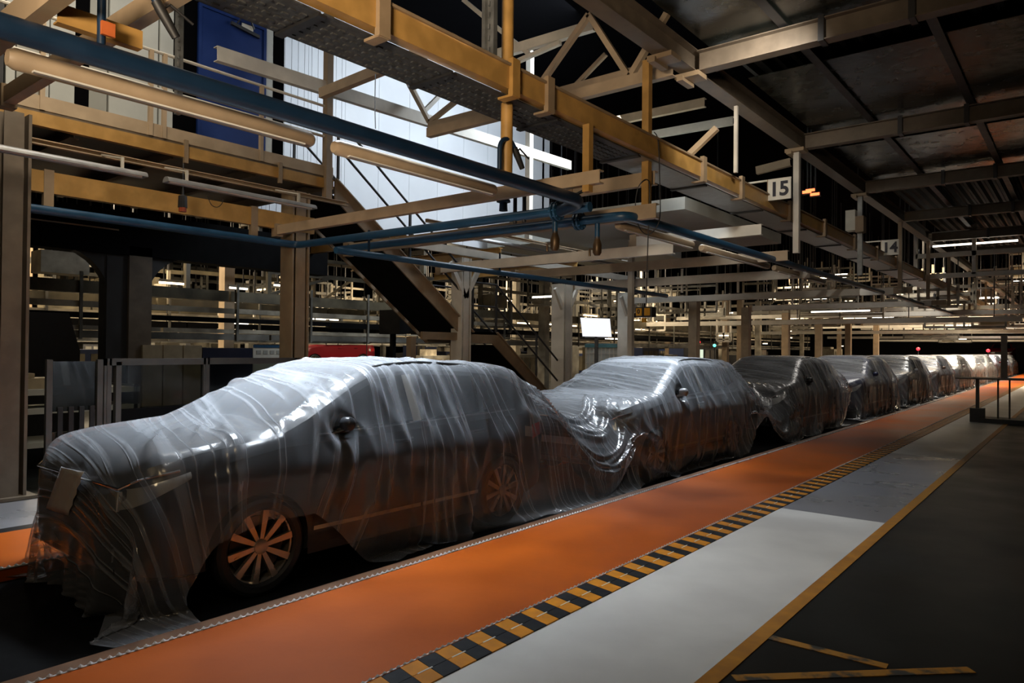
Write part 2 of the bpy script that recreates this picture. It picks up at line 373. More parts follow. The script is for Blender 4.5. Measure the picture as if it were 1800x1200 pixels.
def make_car(loc, paintname, label, group=None):
    car = thing('covered_car', loc, label, 'car', group)
    P = PAINT[paintname]; X, Y, Z = loc
    me = car_body_mesh(P); b = bpy.data.objects.new('body', me); COL.objects.link(b); b.parent = car
    L = lambda mb: shift(mb, loc)
    for y in WY:
        for s in (-1, 1):
            make_wheel(car, loc, y, s)
    bl = lambda y: lerp(y,BELT_Y,BELT_Z)
    for s in (1, -1):
        build('front_door', L(patch(1.24, 2.30, .36, 1.0, .006, s=s)), P, car, smooth=30)
        build('rear_door', L(patch(2.32, 3.18, .36, 1.02, .006, s=s, notch=(3.39, WR, .43))), P, car, smooth=30)
        for d0, d1 in ((1.24, 2.30), (2.32, 3.02)):
            build('sill_trim', L(patch(d0, d1, .365, .395, .014, nz=1, s=s)), M['foam'] if s > 0 else M['chrome'], car)
        build('sill', L(patch(1.2, 2.98, .20, .33, .012, nz=2, s=s)), M['plastic'], car)
        zr = lambda y: lerp(y,ZT_Y,ZT_Z) - .085
        g = [(1.42,bl(1.42)+.02),(2.24,bl(2.24)+.02),(2.24,zr(2.24)),(1.98,zr(1.98)),(1.62,zr(1.62)-.02)]
        build('side_window', L(glass_poly(g, .006, s)), M['car_glass'], car)
        g = [(2.34,bl(2.34)+.02),(3.08,bl(3.08)+.02),(3.16,zr(3.16)),(2.34,zr(2.34))]
        build('side_window', L(glass_poly(g, .006, s)), M['car_glass'], car)
        g = [(3.14,bl(3.14)+.03),(3.56,bl(3.56)+.10),(3.46,zr(3.46)),(3.22,zr(3.22))]
        build('quarter_window', L(glass_poly(g, .006, s)), M['car_glass'], car)
        g = [(2.245,bl(2.24)+.0),(2.335,bl(2.34)+.0),(2.335,zr(2.34)),(2.245,zr(2.24))]
        build('pillar_cover', L(glass_poly(g, .010, s)), M['foam'], car)
        tr = MB(); tr.tube([(s*(side_x(y, bl(y)-.005)+.004), y, bl(y)+.004) for y in np.linspace(1.3, 3.6, 14)], .009, 6); build('window_trim', L(tr), M['chrome'], car, smooth=True)
        rr = MB(); rr.tube([(s*(ring(y)[8][0]+.01), y, lerp(y,ZT_Y,ZT_Z)+.008) for y in np.linspace(2.0, 3.5, 12)], .012, 8)
        build('roof_rail', L(rr), M['plastic'], car, smooth=True)
        for y in (2.10, 2.98):
            h = MB(); x = side_x(y, .93)
            h.tube([(s*(x+.004),y-.09,.93),(s*(x+.036),y-.07,.932),(s*(x+.036),y+.07,.936),(s*(x+.004),y+.09,.938)], .013, 8); build('door_handle', L(h), P, car, smooth=True)
        m_ = MB()
        m_.lathe([(.0,-.12),(.06,-.115),(.085,-.08),(.09,0),(.085,.07),(.05,.11),(0,.115)], (0,0,0), 'X', 14)
        m_.v = [(s*.935 + a*.5, 1.50 + b_*.55, 1.11 + c_*.6) for a, b_, c_ in m_.v]
        m_.beam((s*.84,1.5,1.05), (s*.93,1.5,1.08), .06, .03)
        build('wing_mirror', L(m_), P, car, smooth=True)
        # lamps
        def corner(y0, y1, z0, z1, zc0, zc1, off, n=6):
            vs = []; 
            for i in range(n+1):
                y = y0 + (y1-y0)*i/n; a = zc0 + (z0-zc0)*(i/n); b2 = zc1 + (z1-zc1)*(i/n)
                for z in (a, (a+b2)/2, b2): vs.append((s*(side_x(y, z)+off), y-off*.6, z))
            return MB().add(vs, [(i*3+j, (i+1)*3+j, (i+1)*3+j+1, i*3+j+1) for i in range(n) for j in range(2)])
        hl = MB(); hl.poly([(s*.40,-.012,.67),(s*.645,-.004,.67),(s*.645,.0,.79),(s*.40,-.0,.81)], (0,.03,.0)); a_ = corner(0, .36, .85, .89, .67, .79, .008); hl.add(a_.v, a_.f)
        build('headlamp', L(hl), M['lens'], car, smooth=True)
        ch = MB(); ch.tube([(s*.0,-.02,.82),(s*.42,-.018,.82),(s*.66,.0,.81),(s*(side_x(.1,.86)+.012),.09,.86),(s*(side_x(.3,.9)+.012),.30,.90)], .009, 6); build('grille_trim', L(ch), M['chrome'], car, smooth=True)
        tl = corner(3.86, 4.225, .84, .95, .78, .92, .008); 
        tl.poly([(s*.42,4.236,.80),(s*.69,4.232,.80),(s*.69,4.225,.90),(s*.42,4.23,.90)], (0,-.02,0))
        build('tail_lamp', L(tl), M['tail'], car, smooth=True)
        fl = MB(); fl.poly([(s*.46,-.012,.36),(s*.60,-.01,.36),(s*.62,-.01,.44),(s*.46,-.012,.44)], (0,.02,0)); build('fog_lamp', L(fl), M['lens'], car)
    gr = MB(); 
    gr.poly([(-.38,-.008,.56),(.38,-.008,.56),(.38,-.004,.81),(-.38,-.004,.81)], (0,.02,0))
    for k in range(5): gr.box(-.36, -.016, .58+k*.045, .36, -.004, .595+k*.045)
    build('grille', L(gr), M['plastic'], car)
    lb = MB(); lb.box(-.60, -.012, .33, .60, .02, .47); lb.box(-.66,-.02,.30,.66,.05,.33); build('lower_intake', L(lb), M['plastic'], car)
    zt = lambda y: lerp(y,ZT_Y,ZT_Z)
    ws = MB(); vs = []
    for i in range(7):
        y = 1.10 + .78*i/6; 
        for x in np.linspace(-1, 1, 7): h = .70-.14*i/6; xx = x*h; vs.append((xx, y-.01, zt(y)+.016-.012*abs(x)**2))
    ws.add(vs, [(i*7+j, i*7+j+1, (i+1)*7+j+1, (i+1)*7+j) for i in range(6) for j in range(6)]); build('windshield', L(ws), M['car_glass'], car, smooth=True)
    rw = MB(); vs = []
    for i in range(5):
        y = 3.70 + .34*i/4
        for x in np.linspace(-1, 1, 7): vs.append((x*(.54+.1*i/4), y+.01, zt(y)+.018-.01*abs(x)**2))
    rw.add(vs, [(i*7+j, i*7+j+1, (i+1)*7+j+1, (i+1)*7+j) for i in range(4) for j in range(6)]); build('rear_window', L(rw), M['car_glass'], car, smooth=True)
    pl = MB(); pl.box(-.26, 4.232, .62, .26, 4.245, .74); build('plate_recess', L(pl), M['plastic'], car)
    lbl = MB(); y0 = 3.72
    lbl.poly([(side_x(y0,.86)+.006,y0,.82),(side_x(y0+.13,.84)+.006,y0+.13,.80),(side_x(y0+.13,.9)+.006,y0+.13,.90),(side_x(y0,.9)+.006,y0,.92)], (.002,0,0)); build('paper_label', L(lbl), M['foam'], car)
    return car
CX, CY, CZ, PITCHY = -5.22, 1.90, -.08, 5.69
CARS = []
defs = [('charcoal','nearest car, dark charcoal, under clear film with a paper on its grille'),
        ('silver','second car, silver-grey windshield and hood under bright crumpled film'),
        ('black','third car from the camera, black with one square reflection on its windshield'),
        ('navy','fourth car from the camera, dark navy, partly uncovered at the side'),
        ('silver','fifth car from the camera, pale windshield film, right behind the dark gap'),
        ('brown','sixth car from the camera, under strongly crinkled film'),
        ('silver','seventh car from the camera, small and pale under film'),
        ('white','eighth car from the camera, small and pale under film'),
        ('white','ninth car from the camera, behind the tall stand table'),
        ('red','tenth car from the camera, tiny and reddish under film'),
        ('silver','eleventh car from the camera, almost hidden in the far row'),
        ('charcoal','last visible car of the row at the right edge')]
protos = {}
for i, (pn, lab) in enumerate(defs):
    loc = (CX, CY + PITCHY*i, CZ)
    if not protos:
        c = make_car(loc, pn, lab, 'covered cars standing in line on the conveyor'); protos['any'] = (c, pn)
    else:
        c = dup(protos['any'][0], loc, label=lab)
        if pn != protos['any'][1]:
            def repaint(o):
                for ch in o.children:
                    if ch.type == 'MESH' and ch.data.materials and ch.data.materials[0] == PAINT[protos['any'][1]]:
                        key = (ch.data.name, pn)
                        if key not in protos:
                            d = ch.data.copy(); d.materials[0] = PAINT[pn]; protos[key] = d
                        ch.data = protos[key]
                    repaint(ch)
            repaint(c)
    CARS.append(c)
# ---------------------------------------------------------------- plastic film: a small cloth solver drapes flat sheets over the cars
# ---- pseudo distance to the car, local: y 0 nose .. 4.23 tail, z 0 ground
def car_planes():
    def pl(n,p):
        n=np.array(n,float); n/=np.linalg.norm(n); return (*n, float(n@np.array(p,float)))
    body=[pl((0,-1,.10),(0,-.01,.6)),pl((.62,-1,.05),(.62,0,.5)),pl((-.62,-1,.05),(-.62,0,.5)),
          pl((0,-.13,1),(0,.75,1.065)),pl((0,0,1),(0,3,1.10)),pl((0,-.9,1),(0,.06,.90)),
          pl((1,0,.06),(.905,2,.6)),pl((-1,0,.06),(-.905,2,.6)),pl((.5,0,1),(.84,2,1.07)),pl((-.5,0,1),(-.84,2,1.07)),
          pl((0,1,.1),(0,4.23,.7)),pl((.5,1,.05),(.7,4.2,.6)),pl((-.5,1,.05),(-.7,4.2,.6)),pl((0,0,-1),(0,0,.2))]
    cab=[pl((0,-.46,1),(0,1.0,1.09)),pl((0,-.05,1),(0,2.3,1.555)),pl((0,.07,1),(0,2.9,1.55)),pl((0,.85,1),(0,3.80,1.41)),
         pl((1,0,.42),(.84,2,1.08)),pl((-1,0,.42),(-.84,2,1.08)),pl((1,0,2.2),(.665,2,1.50)),pl((-1,0,2.2),(-.665,2,1.50)),pl((0,0,-1),(0,0,.8))]
    return np.array(body),np.array(cab)
BODY,CAB=car_planes()
def smax(P,pl,k):
    d=P@pl[:,:3].T-pl[:,3]
    m=d.max(1,keepdims=True); e=np.exp((d-m)/k); s=e.sum(1,keepdims=True)
    f=m[:,0]+k*np.log(s[:,0]); n=(e/s)@pl[:,:3]
    return f,n
def sdf(P):
    f1,n1=smax(P,BODY,.03); f2,n2=smax(P,CAB,.03)
    w=f2<f1; f=np.where(w,f2,f1); n=np.where(w[:,None],n2,n1)
    for sx in (-1,1):
        v=P-np.array([sx*.965,1.50,1.11]); r=np.linalg.norm(v,axis=1)+1e-9; d=r-.14
        w=d<f; f=np.where(w,d,f); n=np.where(w[:,None],v/r[:,None],n)
    return f,n/(np.linalg.norm(n,axis=1,keepdims=True)+1e-9)
def collide(P,cars,off):
    for cy in cars:
        m=(P[:,1]>cy-.1)&(P[:,1]<cy+4.4)&(P[:,2]<1.75)
        if not m.any(): continue
        Q=P[m]-np.array([0,cy,0]); f,n=sdf(Q)
        h=f<off
        c=np.zeros(len(P),bool); idx=np.where(m)[0][h]
        P[idx]+=n[h]*(off-f[h])[:,None]; 
        yield idx
def drape(cars,y0,y1,stretch,W,h0=.12,levels=(90,60,40),seed=1,shift=0.,zf=.03,skew=None,zs=1.9,off=.034,ks=.16,pleat=.05,smooth=1,saddle=None):
    """sheet along y from y0 to y1; stretch(y)=rest length per metre; returns (ny,nx,3)"""
    rng=np.random.default_rng(seed)
    ny=int((y1-y0)/h0)+1; nx=int(W/h0)+1
    Y=np.linspace(y0,y1,ny); X=np.linspace(-W/2,W/2,nx)+shift
    P=np.zeros((ny,nx,3)); P[...,0]=X[None]; P[...,1]=Y[:,None]; P[...,2]=zs
    if skew is not None: P[...,1]+=skew(P[...,0],P[...,1])
    ph=np.cumsum(rng.uniform(.25,.75,ny))*h0*2*np.pi/.42; side=np.clip(np.abs(X-shift)/.8-.4,0,1)
    P[...,2]+=pleat*np.sin(ph)[:,None]*side[None]
    P+=rng.normal(0,.004,P.shape)
    ry=np.array([stretch(y) for y in (Y[1:]+Y[:-1])/2])*(Y[1]-Y[0]); rx=X[1]-X[0]
    for lv,steps in enumerate(levels):
        V=np.zeros_like(P); ny,nx,_=P.shape
        RY=ry[:,None]*np.ones((1,nx)); 
        g=9.8; dt=.02
        def con(A,B,r,k):
            d=B-A; l=np.sqrt((d*d).sum(-1))+1e-9
            c=(k*.5*(l-r)/l)[...,None]*d
            A+=c; B-=c
        def conu(A,B,r,k):   # only resists compression weakly / stretch fully
            d=B-A; l=np.sqrt((d*d).sum(-1))+1e-9
            s=np.where(l>r,k,k*.25)
            c=(s*.5*(l-r)/l)[...,None]*d
            A+=c; B-=c
        RD=np.sqrt(RY**2+rx**2)[:,:-1]
        for st in range(steps):
            prev=P.copy()
            V[...,2]-=g*dt
            P=P+V*dt
            for it in range(6):
                for o in (0,1):
                    a=P[o:-1:2]; b=P[o+1::2]; n=min(len(a),len(b)); con(a[:n],b[:n],RY[o::2][:n],1.)
                    a=P[:,o:-1:2]; b=P[:,o+1::2]; n=min(a.shape[1],b.shape[1]); con(a[:,:n],b[:,:n],rx,1.)
                for o in (0,1):
                    a=P[o:-1:2,:-1]; b=P[o+1::2,1:]; n=min(len(a),len(b)); r=RD[o::2][:n]; conu(a[:n],b[:n],r,.5)
                    a=P[o:-1:2,1:]; b=P[o+1::2,:-1]; n=min(len(a),len(b)); conu(a[:n],b[:n],r,.5)
                # bending
                for o in (0,1,2,3):
                    a=P[o:-2:4]; b=P[o+2::4]; n=min(len(a),len(b))
                    if n: con(a[:n],b[:n],(RY[:-1]+RY[1:])[o::4][:n],ks)
                    a=P[:,o:-2:4]; b=P[:,o+2::4]; n=min(a.shape[1],b.shape[1])
                    if n: con(a[:,:n],b[:,:n],2*rx,ks)
            F=P.reshape(-1,3); damp=np.full(len(F),.97)
            for idx in collide(F,cars,off): damp[idx]=.5
            lo=F[:,2]<zf; F[lo,2]=zf; damp[lo]=.3
            if saddle is not None:
                zs_=saddle(F[:,0],F[:,1]); lo=F[:,2]<zs_; F[lo,2]=zs_[lo]; damp[lo]=.5
            P=F.reshape(ny,nx,3)
            V=(P-prev)/dt*damp.reshape(ny,nx,1)
            vm=np.sqrt((V*V).sum(-1,keepdims=True)); V*=np.minimum(1,3/(vm+1e-9))
        if lv<len(levels)-1:
            Q=np.zeros((2*ny-1,nx,3)); Q[::2]=P; Q[1::2]=(P[1:]+P[:-1])/2
            R=np.zeros((2*ny-1,2*nx-1,3)); R[:,::2]=Q; R[:,1::2]=(Q[:,1:]+Q[:,:-1])/2
            P=R+rng.normal(0,.0006,R.shape); ry=np.repeat(ry/2,2); rx/=2
    for it in range(smooth):
        Q=P.copy(); Q[1:-1]=(P[:-2]+P[2:]+2*P[1:-1])/4; R=Q.copy(); R[:,1:-1]=(Q[:,:-2]+Q[:,2:]+2*Q[:,1:-1])/4; P=R
    F=P.reshape(-1,3)
    for idx in collide(F,cars,off-.006): pass
    return F.reshape(P.shape)
def upsample(P):
    """Catmull-Rom style doubling of the grid in both directions"""
    def up(A):
        n=len(A); B=np.zeros((2*n-1,)+A.shape[1:]); B[::2]=A
        mid=(A[:-1]+A[1:])/2; mid[1:-1]=(-A[:-3]+9*A[1:-2]+9*A[2:-1]-A[3:])/16; B[1::2]=mid; return B
    return up(up(P).transpose(1,0,2)).transpose(1,0,2)
def normals(P):
    a=np.gradient(P,axis=0); b=np.gradient(P,axis=1); n=np.cross(b,a); n/=np.linalg.norm(n,axis=2,keepdims=True)+1e-9
    return n*np.where((n[n.shape[0]//2,n.shape[1]//2,2]<0),-1,1)
PITCHY_=5.69
def folds(P, h, y0, spec, seed, rip=.0035):
    """raise radiating folds: each spec (u centre, fan, count, span) throws ridges out of a point above the roof"""
    rng=np.random.default_rng(seed); ny,nx,_=P.shape
    u=(np.arange(ny)*h+y0)[:,None]*np.ones((1,nx)); v=(np.arange(nx)-nx/2)*h; w=np.ones((ny,1))*v[None]
    D=np.zeros((ny,nx))
    for (uc, fan, cnt, sp, side) in spec:
        ws=np.clip(w*side,0,None)
        if fan is None:   # hanging swags between two cars: U-shaped ridges
            for k in range(cnt):
                p=rng.uniform(.4,1.8); wd=rng.uniform(.02,.045); am=rng.uniform(.014,.032); B=.35+.45*p; xo=uc+rng.uniform(-.12,.12)
                s_=(u-xo)/sp; env=np.clip((1.05-np.abs(s_))/.35,0,1)
                D+=am*env*np.exp(-np.abs((ws-(p-B*np.abs(s_)**1.7))/wd)**1.6)
            continue
        if fan == 's':    # long diagonal streaks over windshield and hood
            for k in range(cnt):
                p=uc+rng.uniform(-sp,sp); wd=rng.uniform(.010,.024); am=rng.uniform(.006,.015); wc=rng.uniform(-.5,.9); ln=rng.uniform(.3,.8)
                env=np.clip(1-np.abs(w-wc)/ln,0,1)**.5
                D+=am*env*np.exp(-np.abs((u+.75*w-p+.03*np.sin(w*4+k))/wd)**1.6)
            continue
        phi=(u-uc)/(1+fan*ws); keep=np.ones_like(u)
        for gc in (5.1, 5.1+PITCHY+.1): keep*=1-np.exp(-((u-gc)/.75)**4)*.85
        for k in range(cnt):
            p=rng.uniform(-sp,sp)/(1+fan*.9); wd=rng.uniform(.010,.030); am=rng.uniform(.006,.026); w0=rng.uniform(.25,1.2); ln=rng.uniform(.35,1.5)
            wob=.012*np.sin(ws*rng.uniform(3,8)+rng.uniform(0,6))+rng.uniform(-.06,.06)*(ws-w0)
            t=(ws-w0)/ln; env=np.clip(t/.25,0,1)*np.clip((1-t)/.3,0,1); env=env*env*(3-2*env)
            q=(phi-p-wob)/(wd*(1+.3*ws)); D+=am*env*keep*np.exp(-np.abs(q)**1.6)
    i,j=np.meshgrid(np.arange(ny),np.arange(nx),indexing='ij')
    D+=rip*np.sin(u*11+np.sin(w*2.3+u*1.7)*2.5+w*4)*np.sin(w*2.1+u*3.3+np.sin(u*2.2))
    return P+normals(P)*D[...,None]
def hem(P, near, far=None):
    """cut the sheet to a curved hem: near(i/ny) and far(i/ny) give the part of the width that is kept"""
    ny,nx,_=P.shape; Q=P.copy(); v=np.arange(nx)/(nx-1)
    for i in range(ny):
        a=far(i/(ny-1)) if far else 0.; b=near(i/(ny-1))
        for k in range(3): Q[i,:,k]=np.interp(a+(b-a)*v,v,P[i,:,k])
    return Q

def crease(nt, scale, sx, sy):
    pass
def make_film():
    m = bpy.data.materials.new('clear_plastic_film'); m.use_nodes = True; nt = m.node_tree; N = nt.nodes; L = nt.links
    for n in list(N): N.remove(n)
    out = N.new('ShaderNodeOutputMaterial')
    uv = N.new('ShaderNodeUVMap')
    def noise(sx, sy, sc, det=3, rough=.55, dist=0.):
        mp = N.new('ShaderNodeMapping'); mp.inputs['Scale'].default_value = (sx, sy, 1); L.new(uv.outputs[0], mp.inputs[0])
        n = N.new('ShaderNodeTexNoise'); n.inputs['Scale'].default_value = sc; n.inputs['Detail'].default_value = det; n.inputs['Roughness'].default_value = rough; n.inputs['Distortion'].default_value = dist
        L.new(mp.outputs[0], n.inputs[0]); return n
    def ridge(n, p):   # thin bright lines where noise crosses .5
        a = N.new('ShaderNodeMath'); a.operation = 'SUBTRACT'; L.new(n.outputs[0], a.inputs[0]); a.inputs[1].default_value = .5
        b = N.new('ShaderNodeMath'); b.operation = 'ABSOLUTE'; L.new(a.outputs[0], b.inputs[0])
        c = N.new('ShaderNodeMapRange'); L.new(b.outputs[0], c.inputs[0]); c.inputs[1].default_value = 0; c.inputs[2].default_value = p; c.inputs[3].default_value = 1; c.inputs[4].default_value = 0
        return c
    n1 = noise(5.5, .16, 1.0, 2, .5, .12); n2 = noise(3.1, .12, 1.0, 1, .5, .1); n3 = noise(1, 1, 7, 2)
    r1 = ridge(n1, .035); r2 = ridge(n2, .016)
    mx = N.new('ShaderNodeMath'); mx.operation = 'MAXIMUM'; L.new(r1.outputs[0], mx.inputs[0]); L.new(r2.outputs[0], mx.inputs[1])
    h = N.new('ShaderNodeMath'); h.operation = 'MULTIPLY_ADD'; L.new(n3.outputs[0], h.inputs[0]); h.inputs[1].default_value = .6; L.new(mx.outputs[0], h.inputs[2])
    bp = N.new('ShaderNodeBump'); bp.inputs['Strength'].default_value = .4; bp.inputs['Distance'].default_value = .012; L.new(h.outputs[0], bp.inputs['Height'])
    df = N.new('ShaderNodeBsdfDiffuse'); df.inputs['Color'].default_value = (.72,.76,.82,1)
    tl = N.new('ShaderNodeBsdfTranslucent'); tl.inputs['Color'].default_value = (.72,.76,.82,1)
    gl = N.new('ShaderNodeBsdfGlossy'); gl.inputs['Roughness'].default_value = .2; gl.inputs['Color'].default_value = (1,1,1,1)
    tr = N.new('ShaderNodeBsdfTransparent'); tr.inputs['Color'].default_value = (.96,.96,.96,1)
    for b in (df, tl, gl): L.new(bp.outputs[0], b.inputs['Normal'])
    m1 = N.new('ShaderNodeMixShader'); m1.inputs[0].default_value = .35; L.new(df.outputs[0], m1.inputs[1]); L.new(tl.outputs[0], m1.inputs[2])
    lw = N.new('ShaderNodeLayerWeight'); lw.inputs['Blend'].default_value = .35
    fa = N.new('ShaderNodeMath'); fa.operation = 'MULTIPLY_ADD'; L.new(lw.outputs['Facing'], fa.inputs[0]); fa.inputs[1].default_value = .34; fa.inputs[2].default_value = .065
    fb = N.new('ShaderNodeMath'); fb.operation = 'MULTIPLY_ADD'; L.new(mx.outputs[0], fb.inputs[0]); fb.inputs[1].default_value = .22; L.new(fa.outputs[0], fb.inputs[2]); fb.use_clamp = True
    m2 = N.new('ShaderNodeMixShader'); L.new(fb.outputs[0], m2.inputs[0]); L.new(tr.outputs[0], m2.inputs[1]); L.new(m1.outputs[0], m2.inputs[2])
    fr = N.new('ShaderNodeFresnel'); fr.inputs[0].default_value = 1.5; L.new(bp.outputs[0], fr.inputs['Normal'])
    fm = N.new('ShaderNodeMath'); fm.operation = 'MULTIPLY_ADD'; L.new(fr.outputs[0], fm.inputs[0]); fm.inputs[1].default_value = .75; fm.inputs[2].default_value = .02; fm.use_clamp = True
    m3 = N.new('ShaderNodeMixShader'); L.new(fm.outputs[0], m3.inputs[0]); L.new(m2.outputs[0], m3.inputs[1]); L.new(gl.outputs[0], m3.inputs[2])
    L.new(m3.outputs[0], out.inputs[0]); return m
M['film'] = make_film()
def sheet(P, loc, label, group=None, rh=.03):
    ny, nx, _ = P.shape
    me = bpy.data.meshes.new('plastic_sheet')
    V = P.reshape(-1, 3).astype(np.float32)
    i, j = np.meshgrid(np.arange(ny-1), np.arange(nx-1), indexing='ij'); a = (i*nx+j).ravel()
    F = np.stack([a, a+1, a+nx+1, a+nx], 1).astype(np.int32)
    me.vertices.add(len(V)); me.vertices.foreach_set('co', V.ravel())
    me.loops.add(F.size); me.loops.foreach_set('vertex_index', F.ravel())
    me.polygons.add(len(F)); me.polygons.foreach_set('loop_start', np.arange(len(F), dtype=np.int32)*4); me.polygons.foreach_set('loop_total', np.full(len(F), 4, np.int32))
    me.update(calc_edges=True); me.polygons.foreach_set('use_smooth', [True]*len(F))
    uv = me.uv_layers.new(name='UVMap'); uu = F//nx*rh; vv = (F % nx - nx/2)*rh; ul = np.mod(uu - .3, 5.79); kk = .28*np.sin((ul+.2)*2*np.pi/5.79)
    U = np.stack([uu + kk*vv, vv], 2).astype(np.float32); uv.data.foreach_set('uv', U.ravel())
    me.materials.append(M['film']); me.update()
    o = bpy.data.objects.new('plastic_sheet', me); COL.objects.link(o); o.location = loc
    return tag(o, label, 'plastic sheet', group)
NL = 2*PITCHY+5.1
def st3(y): return 1.0 if (4.3 < y < 5.6 or 10.0 < y < 11.3) else 1.02
def saddle(x, y):
    z = np.full(len(x), -1.)
    for c in (0, 1):
        a = y - c*PITCHY; t = (a-3.65)/2.9; m = (t > 0) & (t < 1) & (np.abs(x) < .95)
        zc = np.interp(a, [3.65,4.0,4.5,5.0,5.4,5.8,6.55], [1.44,1.29,1.08,.93,.90,1.0,1.06])
        z = np.where(m, zc - .35*np.clip(x/.95,-1,1)**2 , z)
    return z
PA = drape([0, PITCHY, 2*PITCHY], -.50, NL-.50, st3, 4.0, h0=.16, levels=(130,70,40), seed=4, saddle=saddle)
HK = [0,.010,.022,.032,.045,.062,.085,.105,.122,.14,.17,.2,.26,.3,.36,.42,.5,.75,1]
HV = [.80,.90,1.0,.95,.83,.795,.785,.81,.90,.985,.985,.97,.96,.99,1.0,1.0,.98,.97,.97]
for it in range(14):
    y_ = PA[..., 1]; gm = np.zeros_like(y_)
    for c in (0, 1): gm = np.maximum(gm, np.clip(1.25-np.abs(y_-c*PITCHY-4.95)/.8, 0, 1))
    Q = PA.copy(); Q[1:-1, 1:-1] = (PA[:-2, 1:-1]+PA[2:, 1:-1]+PA[1:-1, :-2]+PA[1:-1, 2:])/4
    PA = PA + (Q-PA)*np.clip(gm, 0, 1)[..., None]
PA = hem(PA, lambda t: lerp(t, HK, HV) + .006*math.sin(t*90), lambda t: .02)
PA = upsample(PA)
SPEC = []
for c, n in ((0, 1.), (1, .8), (2, .7)):
    y_ = c*(PITCHY+.1)
    SPEC += [(y_+1.75, .55, int(34*n), 1.2, 1), (y_+2.6, .25, int(34*n), 1.1, 1), (y_+3.7, .5, int(14*n), .8, 1), (y_+1.8, .5, 22, 1.3, -1), (y_+5.1, None, int(20*n), 1.35, 1), (y_+5.0, None, 5, 1.2, -1), (y_+1.6, 's', 20, 1.5, 1)]
PA = folds(PA, .02, -.50, SPEC, 7)
sheet(PA, (CX, CY, CZ), 'long clear plastic sheet draped over the three nearest cars', rh=.02)
PB = drape([0], -.5, 4.75, lambda y: 1.02, 3.9, h0=.16, levels=(110,50,20), seed=9)
PB = folds(upsample(PB), .02, -.5, [(1.8,.5,30,1.3,1),(2.8,.3,30,1.2,1)], 3)
sb_ = sheet(PB, (CX, CY+3*PITCHY, CZ), 'plastic sheet draped over the fourth car, dark side showing', 'plastic sheets over the farther cars', rh=.02)
for k in range(4, 12):
    c = sb_.copy(); COL.objects.link(c); c.location = (CX, CY+k*PITCHY, CZ)
    c['label'] = 'plastic sheet draped over the ' + ['fifth','sixth','seventh','eighth','ninth','tenth','eleventh','last visible'][k-4] + ' car of the row'

# paper sheet taped on the grille of the nearest car, under the film
pp = [at(px, py, Y=CY-.05) for px, py in ((108,820),(147,829),(120,906),(81,893))]
simple_paper = MB(); n_ = 8; vs = []
for i in range(n_+1):
    s_ = i/n_; a_ = pp[0].lerp(pp[3], s_); b_ = pp[1].lerp(pp[2], s_)
    for j in range(5): q_ = a_.lerp(b_, j/4); vs.append((q_.x, q_.y - .006*math.sin(s_*25+j), q_.z))
simple_paper.add(vs, [(i*5+j, i*5+j+1, (i+1)*5+j+1, (i+1)*5+j) for i in range(n_) for j in range(4)])
M['paper'] = mat('white_paper', (.85,.85,.87), .6, 0, var=.05)
po = build('paper_sheet', simple_paper, M['paper'], label='white ribbed paper sheet taped across the grille of the nearest car', cat='paper', smooth=True)
sm = po.modifiers.new('thickness', 'SOLIDIFY'); sm.thickness = .002
# ---------------------------------------------------------------- roof and walls
def simple(name, mb, m, label, cat, group=None, kind=None, **k): return build(name, mb, m, label=label, cat=cat, group=group, kind=kind, **k)
M['roof_dark'] = mat('dark_roof_sheet', (.022,.024,.022), .6, .0, var=.3, scale=3, spec=.2)
M['void'] = mat('black_roof', (.003,.003,.0035), .9, var=0, spec=0.)
cmb = MB()
for i in range(0, 62):   # corrugated deck over the right side
    x0 = -3.6 + i*.2
    cmb.poly([(x0,-3,5.42),(x0+.05,-3,5.36),(x0+.10,-3,5.36),(x0+.15,-3,5.42),(x0+.2,-3,5.42),(x0+.2,-3,5.44),(x0,-3,5.44)], (0,33.5,0))
simple('ceiling', cmb, M['roof_dark'], 'dark corrugated roof deck over the right half of the hall', 'ceiling', kind='structure')
simple('ceiling', MB().box(-60,-3,9.4,-3.7,95,9.6), M['void'], 'high black roof above the machinery on the left', 'ceiling', kind='structure')
simple('ceiling', MB().box(-3.7,30.5,9.4,9,95,9.6), M['void'], 'high black roof beyond the low deck at the right', 'ceiling', kind='structure')
simple('wall_far', MB().box(-60,92,-.3,9,92.3,9.5), M['dark'], 'dark end wall far down the hall', 'wall', kind='structure')
simple('wall_left', MB().box(-60.3,-4,-.3,-60,92,9.5), M['dark'], 'dark outer wall far beyond the machinery', 'wall', kind='structure')
simple('wall_right', MB().box(8.8,-4,-.3,9,92,9.5), M['dark'], 'dark side wall outside the right edge', 'wall', kind='structure')
